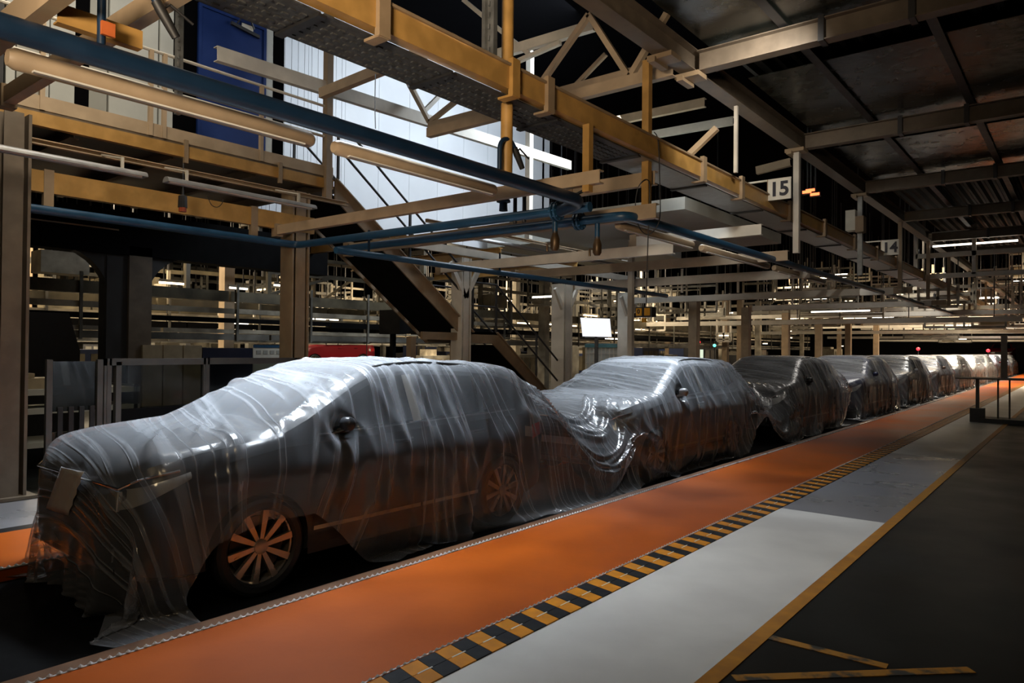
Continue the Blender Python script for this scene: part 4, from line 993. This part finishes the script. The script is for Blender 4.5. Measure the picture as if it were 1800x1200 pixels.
# white ribbed wall
M['white_wall'] = mat('white_ribbed_wall', (.72,.75,.79), .45, 0, var=.06, scale=.8)
t = thing('wall_white', (-13, 7, 4.3), 'tall white ribbed wall behind the staircase head', 'wall', kind='structure')
y = 7.2; k = 0
while y < 17.6:
    w = .98; b = MB(); b.box(-13.06,y+.004,4.35,-13.0,y+w-.004,9.3)
    if k < 3:
        for r_ in range(6): b.box(-13.0,y+.08+r_*.16,4.35,-12.992,y+.12+r_*.16,9.3)
    build('wall_panel', b, M['white_wall'], t); y += w; k += 1
simple('wall_white_return', MB().box(-17,17.6,4.0,-13,17.7,9.3), M['white_wall'], 'grey return face at the far end of the white wall', 'wall', kind='structure')
# ---------------------------------------------------------------- staircase
t = thing('staircase', (-9.8, 10, 0), 'steel staircase descending from the mezzanine with a mid landing, dark underside', 'staircase')
S0, S1, L1, S2 = (7.0,4.24), (10.25,1.92), (10.95,1.92), (13.65,.0)
for x, nm in ((-9.2,'stringer'),(-10.35,'stringer')):
    h = .24
    P = [(x,S0[0],S0[1]),(x,S1[0],S1[1]),(x,L1[0],L1[1]),(x,S2[0],S2[1]),(x,S2[0]-.32,S2[1]),(x,L1[0]-.10,L1[1]-h+.02),(x,S1[0]-.10,S1[1]-h+.02),(x,S0[0],S0[1]-h-.08)]
    build(nm, MB().poly(P, (-.03,0,0)), M['tan_steel'], t)
    b = MB(); b.beam((x+.02,S0[0],S0[1]-.01),(x+.02,S1[0],S1[1]-.01),.07,.02); b.beam((x+.02,L1[0],L1[1]),(x+.02,S2[0],S2[1]),.07,.02); build('flange_strip', b, M['tan_steel'], t)
for (A, B, n) in ((S0,S1,12),(L1,S2,9)):
    for i in range(n):
        s = (i+.5)/n; y, z = A[0]+(B[0]-A[0])*s, A[1]+(B[1]-A[1])*s
        build('step', MB().box(-10.32,y-.13,z-.05,-9.24,y+.13,z-.02), M['brown_steel'], t)
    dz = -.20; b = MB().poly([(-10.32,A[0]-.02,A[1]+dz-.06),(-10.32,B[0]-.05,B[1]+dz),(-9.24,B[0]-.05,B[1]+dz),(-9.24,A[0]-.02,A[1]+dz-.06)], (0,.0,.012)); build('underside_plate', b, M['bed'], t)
build('landing', MB().box(-10.35,S1[0]-.1,1.87,-9.2,L1[0]+.1,1.92).box(-10.3,S1[0]-.1,1.70,-9.25,S1[0]-.04,1.87), M['brown_steel'], t)
build('landing_arm', MB().beam((-9.25,S1[0],1.82),(-9.25,S1[0]-1.3,1.82),.06,.14), M['tan_steel'], t)
for x, y in ((-9.3,8.75),(-10.3,10.9),(-9.3,10.0)): build('support_post', MB().beam((x,y,0),(x,y,1.8),.12,.12), M['tan_steel'], t)
for x in (-9.2,-10.38):
    for dz in (.5, .95):
        build('handrail', MB().tube([(x,S0[0]-.1,S0[1]+dz),(x,S0[0]+.05,S0[1]+dz),(x,S1[0],S1[1]+dz),(x,L1[0],L1[1]+dz),(x,S2[0],S2[1]+dz)], .021, 8), M['dark'], t, smooth=True)
    for y, z in ((7.05,4.24),(8.6,3.10),(10.25,1.92),(10.95,1.92),(12.3,.96),(13.6,.03)): build('baluster', MB().beam((x,y,z),(x,y,z+.95),.035,.035), M['dark'], t)
# ---------------------------------------------------------------- pillars
def pillar(x, y, w, z1, m, label, braces=0, z0=0.):
    t = thing('pillar', (x, y, z0), label, 'pillar')
    b = MB(); h = w/2
    b.prof((x,y,z0),(x,y,z1), [(-h,-h),(h,-h),(h,-h+.03),(.03,-h+.03),(.03,h-.03),(h,h-.03),(h,h),(-h,h),(-h,h-.03),(-.03,h-.03),(-.03,-h+.03),(-h,-h+.03)])
    build('shaft', b, m, t)
    build('web_plate', MB().box(x+h-.02,y-h*.55,z0,x+h-.005,y+h*.55,z1), m, t)
    build('base_plate', MB().box(x-w*.75,y-w*.75,z0,x+w*.75,y+w*.75,z0+.03), M['brown_steel'], t)
    if braces:
        for dy in (-.42,.42): build('brace', MB().beam((x+.1,y,z1-.75),(x+.1,y+dy,z1-.12),.06,.09), m, t)
    return t
pillar(-8.78, 2.52, .32, 4.0, M['brown_steel'], 'brown pillar at the left edge of the picture')
pillar(-9.25, 6.32, .30, 3.9, M['tan_steel'], 'tan pillar behind the windshield of the nearest car')
pillar(-9.25, 9.98, .27, 3.3, M['white_steel'], 'white pillar with braces seen behind the staircase', 1)
pillar(-9.2, 13.25, .34, 3.05, M['white_steel'], 'white pillar at the foot of the staircase', 1)
pillar(-9.2, 16.1, .30, 3.05, M['white_steel'], 'white pillar right of the bright white board', 1)
for i, y in enumerate((20.2, 24.4, 28.6, 33, 38, 44)): pillar(-9.2, y, .26, 3.1, M['tan_steel'], 'tan pillar behind the %s car' % ('third','fourth','fifth','sixth','seventh','eighth')[i])
# dark portal frame with curved haunches
q = at(222,520,X=-12.2)
t = thing('portal_frame', (-12.2, q.y, 0), 'dark column with curved haunches under a deep black beam, left of the tan pillar', 'frame')
yc = q.y
build('column', MB().box(-12.35,yc-.02,0,-12.05,yc+.34,3.2), M['brown_steel'], t)
build('dark_column', MB().box(-12.4,yc-.34,0,-12.1,yc-.03,3.2), M['dark'], t)
for s in (-1, 1):
    A = [(-12.2, yc+s*.12, 3.3)]; base = yc + (.12 if s < 0 else .2)
    pts = [(-12.32, yc+s*.3, 2.35)] + [(-12.32, yc+s*(.3+.75*(1-math.cos(a))), 2.35+.75*math.sin(a)) for a in np.linspace(.2, math.pi/2, 7)] + [(-12.32, yc+s*1.05, 3.3), (-12.32, yc+s*.1, 3.3)]
    build('haunch', MB().poly(pts if s > 0 else pts[::-1], (.2,0,0)), M['dark'], t)
build('beam', MB().box(-12.4,-1,3.05,-12.05,9.0,3.75), M['bed'], t)
build('beam_lip', MB().box(-12.04,-1,3.42,-12.02,yc-.2,3.44), M['cream'], t)
# ---------------------------------------------------------------- glazed enclosure beside the far walkway
M['alu'] = mat('aluminium_profile', (.13,.13,.125), .45, .5, var=.1)
M['smoked'] = mat('smoked_panel', (.02,.022,.02), .12, 0, var=.3, scale=3, coat=.5)
def glassmat():
    m = bpy.data.materials.new('enclosure_glass'); m.use_nodes = True; nt = m.node_tree; N = nt.nodes; N.remove(N['Principled BSDF'])
    a = N.new('ShaderNodeBsdfTransparent'); a.inputs[0].default_value = (.55,.56,.52,1); g_ = N.new('ShaderNodeBsdfGlossy'); g_.inputs['Roughness'].default_value = .08
    x = N.new('ShaderNodeMixShader'); x.inputs[0].default_value = .07; nt.links.new(a.outputs[0], x.inputs[1]); nt.links.new(g_.outputs[0], x.inputs[2]); nt.links.new(x.outputs[0], N['Material Output'].inputs[0]); return m
M['clear_panel'] = glassmat()
t = thing('machine_enclosure', (-8.95, 4.9, 0), 'aluminium framed enclosure with glass panels behind the hood of the nearest car', 'enclosure')
X = -8.95
for y in (3.58, 4.78, 6.15): build('frame_post', MB().box(X-.04,y-.04,0,X+.04,y+.04,1.44).box(X+.04,y-.012,0,X+.048,y+.012,1.44), M['alu'], t)
for y in (3.70,): build('frame_post', MB().box(X-.04,y-.03,0,X+.04,y+.03,1.40), M['alu'], t)
for z in (.06, 1.40): build('frame_rail', MB().box(X-.04,3.54,z-.04,X+.04,6.19,z+.04), M['alu'], t)
for a, b_ in ((3.74,4.74),(4.82,6.11)):
    build('glass_panel', MB().box(X-.005,a,.80,X+.005,b_,1.36), M['clear_panel'], t)
    build('lower_panel', MB().box(X-.01,a,.10,X+.01,b_,.84), M['bed'], t)
t = thing('tool_rack', (-8.95, 3.2, 0), 'dark rack panel with hanging items left of the glass enclosure', 'rack')
for y in (2.98, 3.50): build('frame_post', MB().box(X-.03,y-.03,0,X+.03,y+.03,1.43), M['alu'], t)
build('back_panel', MB().box(X-.03,3.0,.85,X-.01,3.48,1.41), M['smoked'], t)
build('lower_panel', MB().box(X-.03,3.0,.1,X-.01,3.48,.62), M['smoked'], t)
for k in range(4): build('hanging_tool', MB().box(X-.01,3.07+k*.11,.55,X+.02,3.12+k*.11,.90), M['black'], t)
# shelves seen between pillar and rack
M['beige'] = mat('beige_carton', (.42,.34,.22), .7, 0, var=.12)
t = thing('shelf_unit', (-10.6, 3.4, 0), 'low shelf with pale boards between the left pillar and the rack', 'shelf')
for z in (.35,.78,1.02): build('shelf_board', MB().box(-11.2,2.5,z-.07,-10.4,4.6,z), M['panel_light'], t)
for y in (2.55,4.55): build('upright', MB().box(-11.2,y-.03,0,-10.4,y+.03,1.05), M['dark'], t)
simple('carton', MB().box(-11.0,3.05,1.02,-10.6,3.6,1.16).box(-10.9,3.25,1.16,-10.7,3.4,1.22), M['beige'], 'beige carton lying on the low shelf by the left pillar', 'box')
a, b_ = at(250,606,X=-12.0), at(356,606,X=-12.0)
for i in range(3):
    y0 = a.y + (b_.y-a.y)*i/3; simple('carton', MB().box(-12.5,y0+.01,.6,-12.0,y0+(b_.y-a.y)/3-.01,a.z), M['beige'], ['beige panel box behind the enclosure, left of three','beige panel box behind the enclosure, middle of three','beige panel box behind the enclosure, right of three'][i], 'box', 'beige boxes behind the enclosure')
simple('carton_table', MB().box(-12.6,a.y,.1,-11.9,b_.y,.6), M['dark'], 'dark table under the beige boxes behind the enclosure', 'table')
c0, c1 = at(357,611,X=-12.0), at(444,611,X=-12.0)
simple('navy_cabinet', MB().box(-12.5,c0.y,0,-12.0,c1.y,c0.z).box(-12.0,c0.y+.1,.3,-11.98,c1.y-.1,1.4), mat('navy_cabinet', (.01,.014,.04), .4), 'navy cabinet right of the beige boxes', 'cabinet')
c0, c1 = at(445,606,X=-12.0), at(499,628,X=-12.0)
t = thing('notice_board', (-12,c0.y,1.0), 'white notice board with blue header left of the tan pillar', 'board')
build('board', MB().box(-12.05,c0.y,.9,-12.0,c1.y,c0.z), M['sign_white'], t)
build('header', MB().box(-12.0,c0.y,c0.z-.05,-11.99,c1.y,c0.z), M['blue_pipe'], t)
build('legs', MB().box(-12.05,c0.y,0,-12.0,c0.y+.05,.9).box(-12.05,c1.y-.05,0,-12.0,c1.y,.9), M['alu'], t)
for k in range(5): build('note', MB().box(-12.0,c0.y+.07+k*.14,c0.z-.17,-11.993,c0.y+.16+k*.14,c0.z-.10), M['panel_grey'], t)
simple('curtain', MB().poly([(-13.0,at(25,600,X=-13).y-.8,0),(-13.0,at(128,600,X=-13).y,0),(-13.0,at(128,600,X=-13).y,1.5),(-13.0,at(108,600,X=-13).y,2.1),(-13.0,at(25,600,X=-13).y-.8,2.1)], (.3,0,0)), M['dark'], 'tall dark machine hood beside the left pillar', 'machine')
# ---------------------------------------------------------------- board, monitors, indicator lamps
def glowbox(name, px0, py0, px1, py1, Y, col, es, label, cat, depth=.05, post_=True):
    a, b_ = at(px0,py0,Y=Y), at(px1,py1,Y=Y); t = thing(name, ((a.x+b_.x)/2, Y, b_.z), label, cat)
    build('screen', MB().box(a.x,Y,b_.z,b_.x,Y+.01,a.z), glow(name+'_glow', col, es), t)
    build('case', MB().box(a.x-.02,Y+.01,b_.z-.02,b_.x+.02,Y+depth+.02,a.z+.02), M['dark'], t)
    if post_: build('stand', MB().box((a.x+b_.x)/2-.03,Y+.02,0,(a.x+b_.x)/2+.03,Y+.05,b_.z), M['dark'], t)
    return t
a, b_ = at(1021,558,Y=15.0), at(1073,592,Y=15.0)
t = thing('light_board', ((a.x+b_.x)/2, 15, b_.z), 'glowing white board standing between the two white pillars', 'screen')
build('screen', MB().poly([at(1024,591,Y=15),at(1074,592,Y=15),at(1071,560,Y=15),at(1020,558,Y=15)], (0,.03,0)), glow('board_glow', (.93,.95,1.), .9), t)
build('stand', MB().box((a.x+b_.x)/2-.04,15.03,0,(a.x+b_.x)/2+.04,15.08,b_.z+.2), M['alu'], t)
build('arm', MB().box(a.x+.1,15.03,b_.z-.03,b_.x-.1,15.06,b_.z+.05), M['alu'], t)
glowbox('monitor', 187, 612, 202, 628, 8.0, (.75,.8,.45), .8, 'small yellow-green lit screen behind the enclosure', 'screen')
glowbox('monitor', 1218, 614, 1236, 629, 24, (.75,.85,.65), .9, 'small pale lit screen under the red light, behind the second car', 'screen')
def indicator(px, py, Y, col, es, r_, label):
    q = at(px,py,Y=Y); t = thing('indicator_lamp', (q.x,Y,q.z), label, 'light')
    build('bulb', MB().lathe([(0,-r_),(r_*.8,-r_*.6),(r_,0),(r_*.8,r_*.6),(0,r_)], (q.x,Y,q.z), 'Z', 10), glow('indicator_glow', col, es), t, smooth='all')
    build('holder', MB().tube([(q.x,Y,0),(q.x,Y,q.z-r_)], r_*.3, 6), M['dark'], t)
RED = (1.,.02,.03)
indicator(178,573,12,RED,3,.045,'red signal lamp above the enclosure at the left')
indicator(645,583,16,RED,3,.05,'upper red signal lamp beside the black box under the stairs')
indicator(653,602,22,RED,3,.07,'lower red signal lamp beside the black box under the stairs')
indicator(1228,601,24,RED,4,.065,'red signal lamp above the small pale screen')
indicator(1256,607,24,(.1,1.,.75),3,.055,'green-cyan signal lamp behind the second car')
indicator(1614,613,42,RED,4,.09,'red signal lamp above the middle of the far car row')
indicator(1737,616,55,RED,4,.11,'red signal lamp near the right end of the car row')
for k, (px, py) in enumerate(((1418,337),(1432,341),(1424,334))):
    q = at(px,py,Y=17.5); t = thing('hot_lamp', (q.x,17.5,q.z), ('left','right','upper')[k] + ' one of the small orange-red lamps right of sign 15', 'light', 'orange-red lamps by the number 15 sign')
    build('lens', MB().box(q.x-.10,17.5,q.z-.03,q.x+.10,17.52,q.z+.03), glow('hot_glow', (1.,.16,.05), 3), t); build('rod', MB().beam((q.x,17.56,q.z),(q.x,17.56,9.4),.03,.03), M['dark'], t); build('case', MB().box(q.x-.12,17.52,q.z-.05,q.x+.12,17.6,q.z+.05), M['dark'], t)
simple('black_box', MB().box(at(680,545,Y=11).x,11.1,0,at(680,545,Y=11).x+.1,11.2,at(680,587,Y=11).z).box(at(667,545,Y=11).x,11,at(667,587,Y=11).z,at(703,545,Y=11).x,11.3,at(667,545,Y=11).z), M['bed'], 'square black box hanging left of the stair landing', 'box')
# ---------------------------------------------------------------- stand table at the right end
M['table_metal'] = mat('table_dark_metal', (.07,.065,.06), .4, .4, var=.1)
q = at(1711,742,Z=0); q2 = at(1765,742,Z=0)
t = thing('stand_table', (q2.x,q2.y,0), 'tall dark stand table on thin posts at the right end of the walkway', 'table')
zt = at(1711,664,Y=q.y).z
build('top', MB().box(q.x-.35,q.y-.1,zt-.03,q2.x+1.6,q.y+.9,zt), M['table_metal'], t)
build('pedestal', MB().beam((q.x+.06,q.y+.2,0),(q.x+.06,q.y+.2,zt),.07,.07), M['table_metal'], t)
build('foot', MB().box(q.x-.08,q.y+.06,0,q.x+.2,q.y+.34,.32), M['dark'], t)
for dx in (.0,.22): build('leg', MB().beam((q2.x+dx-.1,q.y+.3,0),(q2.x+dx-.1,q.y+.3,zt),.035,.035), M['table_metal'], t)
build('base', MB().box(q2.x-.45,q.y+.0,0,q2.x+1.4,q.y+.7,.10), M['dark'], t)
build('upright', MB().beam((q2.x-.0,q.y+.5,zt),(q2.x-.0,q.y+.5,zt+1.0),.12,.12), M['brown_steel'], t)
# ---------------------------------------------------------------- machinery far behind
rnd = random.Random(5)
ZN = [(0,'left of the dark portal column'),(225,'left of the tan pillar'),(540,'above the nearest car'),(800,'right of the staircase'),(1000,'between the two white pillars'),(1110,'above the second car'),(1300,'above the third car'),(1440,'above the fourth car'),(1560,'above the fifth car'),(1660,'above the seventh car'),(1730,'at the far right')]
def zone(x, y, z):
    px = proj((x,y,z))[0]; w = ZN[0][1]
    for a_, n_ in ZN:
        if px >= a_: w = n_
    return w
def rods(t, pts, z, top):
    for x, y in pts: build('rod', MB().beam((x,y,z),(x,y,top),.02,.02), M['dark'], t)
M['clut_a'] = mat('pale_machine_steel', (.52,.46,.35), .45, .2, var=.3, scale=2)
M['clut_b'] = mat('grey_machine_steel', (.22,.21,.18), .45, .3, var=.3, scale=2)
M['clut_c'] = mat('olive_machine_steel', (.15,.125,.075), .5, .2, var=.3, scale=2)
TUBE = glow('warm_lamp_tube', (1.,.76,.45), 7.)
TUBE2 = glow('white_lamp_tube', (1.,.92,.78), 4.)
# conveyors running beside the line, deeper and deeper into the hall
rowsX = [(-14.0,0),(-17.5,1),(-22,2),(-28,3),(-36,4),(-46,5)]
RN = ('nearest','second','third','fourth','fifth','farthest')
for X0, i in rowsX:
    t = thing('overhead_conveyor', (X0, 0, 2.0), 'overhead conveyor rails in the %s row behind the pillars' % RN[i], 'conveyor')
    Y1 = 60 if i > 0 else 34
    for z, h, mm in ((2.62,.24,'clut_c'),(2.34,.08,'clut_a'),(2.12,.12,'bed'),(1.92,.05,'clut_a'),(1.78,.14,'clut_b')):
        b = MB(); y = -2.
        while y < Y1:
            L_ = rnd.uniform(2.5,6); b.box(X0-.1,y,z-h/2+rnd.uniform(-.03,.03),X0+.1,min(y+L_-.05,Y1),z+h/2); y += L_
        build('rail', b, M[mm], t)
    y = -1.
    while y < Y1:
        build('hanger', MB().box(X0+.1,y,1.7,X0+.14,y+.05,2.9), M['clut_b'], t); y += rnd.uniform(1.6,3.)
    # upper frames of the row
    y = 1.; k = 0
    u = thing('upper_frame', (X0-.8, 0, 2.9), 'pale upper frames and braces over the %s conveyor row' % RN[i], 'frame')
    while y < Y1:
        w = rnd.uniform(1.5,4); zz = rnd.uniform(3.1,3.9)
        b = MB(); b.beam((X0-.8,y,2.75),(X0-.8,y,zz+.5),.09,.09); b.beam((X0-.8,y,zz),(X0-.8,y+w,zz),.08,.10); b.beam((X0-.8,y,zz+.4),(X0-.8,y+w,zz+.4),.06,.08)
        if k % 3 == 1: b.beam((X0-.8,y,2.8),(X0-.8,y+w*.5,zz),.07,.07)
        if k % 4 == 2: b.box(X0-1.1,y+.3,2.9,X0-.6,y+1.1,3.3)
        build('frame_member', b, M[rnd.choice(['clut_a','clut_b','clut_b','clut_c'])], u); y += w; k += 1
for i in range(64):
    X0 = rnd.choice([-15.5,-19.5,-25,-32,-40,-50]); y = rnd.uniform(2, 62); z = rnd.choice([1.85,2.05,2.5,2.95,3.25,3.6]); L_ = rnd.uniform(.5,2.2)
    if i >= 44: X0 = rnd.choice([-15.5,-19.5,-25]); y = rnd.uniform(3,24); z = rnd.choice([2.1,2.5,2.95,3.1,3.3]); L_ = rnd.uniform(.4,1.2)
    ln = 'short' if L_ < 1.2 else 'long'; hg = 'low' if z < 2.3 else 'high'
    t = thing('strip_lamp', (X0,y,z), '%s lit strip lamp hung %s, %s' % (ln, hg, zone(X0,y,z)), 'lamp', 'lit strip lamps behind the pillars')
    rods(t, ((X0,y+.1),(X0,y+L_-.1)), z+.05, 9.4)
    build('tube', MB().box(X0-.02,y,z-.02,X0+.03,y+L_,z+.02), rnd.choice([TUBE,TUBE2]), t); build('housing', MB().box(X0-.06,y-.03,z+.02,X0+.05,y+L_+.03,z+.07), M['clut_a'], t)
placed = []
for i in range(30):   # columns in the depth
    X0 = rnd.choice([-13.4,-16.4,-20.5,-26,-34]); y = rnd.uniform(2, 55)
    if i == 0: X0 = -15.6; y = at(398,560,X=-15.6).y
    placed.append((X0,y-.2,.3,.4)); m = M['cream'] if i == 0 else M[rnd.choice(['clut_a','clut_b','clut_c','tan_steel'])]
    w = .25
    simple('column', MB().prof((X0,y,0),(X0,y,4.2), [(-w/2,-w/2),(w/2,-w/2),(w/2,w/2),(-w/2,w/2)]), m, 'bright cream column between dark column and tan pillar' if i == 0 else 'plain column in the depth ' + zone(X0,y,2), 'column', None if i == 0 else 'columns in the depth')
kinds = ['grey machine cabinet', 'pale machine cabinet', 'dark machine cabinet', 'navy machine cabinet']
NAVY = mat('navy_machine', (.015,.025,.07), .4, 0)
for i in range(70):
    X0 = rnd.uniform(-42,-11.5); y = rnd.uniform(4, 62)
    k = rnd.randrange(4); w, d, h = rnd.uniform(.6,1.6), rnd.uniform(.8,2.6), rnd.uniform(1.1,2.0)
    if X0 > -14.2 and y < 19: continue
    if any(abs(X0-a_[0]) < (w+a_[2])/2+.1 and y < a_[1]+a_[3]+.1 and a_[1] < y+d+.1 for a_ in placed): continue
    if y < 22 and any(505 < proj((xx,yy,1.2))[0] < 640 for xx in (X0-w/2,X0+w/2) for yy in (y,y+d)): continue
    placed.append((X0,y,w,d))
    t = thing('machine_cabinet', (X0,y,0), ('wide ' if w > 1.1 else 'narrow ') + kinds[k] + ' in the depth ' + zone(X0,y,h), 'machine', 'machine cabinets in the depth')
    mm = (M['clut_b'],M['clut_a'],M['dark'],NAVY)[k]
    build('cabinet_body', MB().box(X0-w/2,y,0,X0+w/2,y+d,h), mm, t)
    b = MB()
    for q_ in range(3): b.box(X0+w/2,y+d*(.08+.3*q_),h*.35,X0+w/2+.02,y+d*(.3+.3*q_),h*.9)
    build('front_panel', b, M['clut_c'] if k != 2 else M['clut_b'], t)
    build('top_unit', MB().box(X0-w*.3,y+d*.2,h,X0+w*.2,y+d*.55,h+rnd.uniform(.1,.35)), M['clut_a'], t)
# dense pale steelwork at the far end of the line
rk = []
for i in range(300):
    y = rnd.uniform(24, 80); X0 = rnd.uniform(-18, 0) if i % 4 else rnd.uniform(-6,5)
    z = rnd.uniform(2.3, 4.4) if y < 40 else rnd.uniform(2.3, 6.5)
    if i >= 190: y = rnd.uniform(8, 34); X0 = rnd.uniform(-30,-13.2); z = rnd.uniform(1.9,3.7)
    if X0 > -3.6: z = rnd.uniform(2.8,6.0); y = max(y, 33)
    w = rnd.uniform(.9,3.0); h = rnd.uniform(.3,1.3) if i < 190 else rnd.uniform(.25,.7)
    if i >= 190: w *= .7
    if any(abs(y-a_[1]) < .6 and X0 < a_[0]+a_[2] and a_[0] < X0+w and (z < a_[3]+.9 and a_[3] < z+h+.9 or True) for a_ in rk): continue
    rk.append((X0,y,w,z)); mm = rnd.choice(['clut_a','clut_a','white_steel','white_steel','clut_b'])
    hue = {'clut_a':'pale','white_steel':'white','clut_b':'grey'}[mm]; m = M[mm]
    t = thing('steel_rack', (X0,y,z), '%s %s rack%s, %s' % (hue, 'low' if z < 3.6 else 'high', (' with boxes and tube' if i % 6 == 0 else ' with boxes') if i % 2 == 0 else (' with lit tube' if i % 3 == 0 else ''), zone(X0,y,z)), 'rack', 'hanging racks at the far end' if i < 190 else 'hanging racks behind the pillars')
    b = MB(); s = rnd.uniform(.05,.11)
    for x in (X0, X0+w*.5, X0+w): b.beam((x,y,z),(x,y,z+h+rnd.uniform(.1,.8)),s,s)
    for zz in (z, z+h*.5, z+h): b.beam((X0,y,zz),(X0+w,y,zz),s,s*1.3)
    build('rack_frame', b, m, t)
    for x in (X0, X0+w): build('rod', MB().beam((x,y,z+h),(x,y,9.4),.03,.03), M['dark'], t)
    if i % 2 == 0: build('loaded_box', MB().box(X0+w*.1,y+.05,z+.05,X0+w*.45,y+.5,z+h*.45), M[rnd.choice(['clut_a','clut_b','beige'])], t)
    if i % 3 == 0: build('lit_tube', MB().box(X0+w*.15,y-.03,z+h*.7,X0+w*.85,y,z+h*.7+.05), rnd.choice([TUBE,TUBE2]), t)
for i in range(10):
    y = 26+i*5.; zz = 2.55+(i%3)*.45; t = thing('long_tray', (-10,y,zz), 'long pale tray crossing the far car row, ' + ('nearest','second','third','fourth','fifth','sixth','seventh','eighth','ninth','last')[i] + ' of ten', 'cable tray', 'long trays above the far car row')
    build('tray', MB().box(-15,y,zz,-1.5,y+.22,zz+.05), M['clut_a'], t); build('lip', MB().box(-15,y-.02,zz,-1.5,y,zz+.16), M['white_steel'], t)
    for x, zt_ in ((-14,9.4),(-8,9.4),(-4.5,9.4),(-2.2,5.37 if y < 30 else 9.4)): build('rod', MB().beam((x,y+.1,zz),(x,y+.1,zt_),.025,.025), M['dark'], t)
# grey duct boxes over the pillar row
simple('duct', MB().box(-12.6,14.6,4.3,-9.3,19.5,4.9), M['panel_grey'], 'grey duct box above the white pillars, right of the white wall', 'duct')
simple('duct', MB().box(-8.6,10.6,3.85,-5.0,15.2,4.05), M['panel_grey'], 'flat grey sheet duct under the tray, behind the valve cluster', 'duct')
for i, y in enumerate((8.6, 11.2, 14.0)):
    simple('ochre_cross_beam', MB().ibeam((-14,y,3.55),(-9.3,y,3.55),.12,.2), M['yellow_steel'], ('nearest','middle','farthest')[i] + ' ochre cross beam behind the white pillars', 'beam')
simple('white_cross_beam', MB().cbeam((-9.2,8.3,3.42),(-9.2,18,3.42),.08,.14,.012, side=-1), M['white_steel'], 'white beam joining the tops of the white pillars', 'beam')
t = thing('lattice_bin', (-12,17,0), 'white lattice bin with teal rim standing between the white pillars', 'bin')
a, b_ = at(1030,604,Y=17), at(1086,604,Y=17)
for k in range(9): build('wire', MB().beam((a.x+(b_.x-a.x)*k/8,17,.2),(a.x+(b_.x-a.x)*k/8,17,a.z),.02,.02), M['white_steel'], t)
for k in range(7): build('wire', MB().beam((a.x,17,.2+(a.z-.2)*k/6),(b_.x,17,.2+(a.z-.2)*k/6),.02,.02), M['white_steel'], t)
build('rim', MB().box(a.x-.02,16.97,a.z-.10,b_.x+.02,17.03,a.z), mat('teal_rim', (.10,.25,.28), .5), t)
build('side_wall', MB().box(a.x,17.05,0,b_.x,17.9,a.z-.1), M['panel_light'], t)
# red cars on other lines
def far_car(px, Y, z, paintn, label, rot=0.):
    q = at(px, 600, Y=Y+2.1); c = dup(CARS[0], (q.x, Y, z), label=label); c['group'] = 'uncovered red cars in the depth'
    def rp(o):
        for ch in o.children:
            if ch.type == 'MESH' and ch.data.materials and ch.data.materials[0] == PAINT['charcoal']:
                d = ch.data.copy(); d.materials[0] = PAINT[paintn]; ch.data = d
            rp(ch)
    rp(c); c.name = 'car'; c.rotation_euler = (0,0,rot); return c
far_car(575, 17.5, .62, 'red', 'red car seen above the roof of the nearest car')
RX = 76.
far_car(1762, RX, .9, 'red', 'dark red car above the right end of the covered row')
for x, Y, z in ((at(575,600,Y=19.6).x,17.5,.62),(at(1762,600,Y=RX+2.1).x,RX,.9)):
    simple('car_platform', MB().box(x-1.1,Y-.4,0,x+1.1,Y+4.7,z-.02), M['dark'], 'dark platform carrying the %s red car' % ('left' if Y < 30 else 'right'), 'platform')

# look-alikes that can be told apart by distance get their rank in the label
by = {}
for o in SC.objects:
    if o.parent is None and o.get('group') and o.get('label'): by.setdefault(('', o['label']), []).append(o)
ORD = ('nearest','second','third','fourth','fifth','sixth','seventh','eighth','ninth','tenth','eleventh','twelfth','thirteenth','fourteenth','fifteenth')
NUM = ('one','two','three','four','five','six','seven','eight','nine','ten','eleven','twelve','thirteen','fourteen','fifteen')
for (g_, l_), os_ in by.items():
    if 1 < len(os_) <= 15:
        os_.sort(key=lambda o: (o.location - EYE).length)
        for k, o in enumerate(os_):
            n_ = '%s, %s of %s' % (l_, ORD[k] if k < len(os_)-1 or len(os_) == 2 and k == 0 else 'farthest', NUM[len(os_)-1])
            if len(n_.split()) <= 16: o['label'] = n_
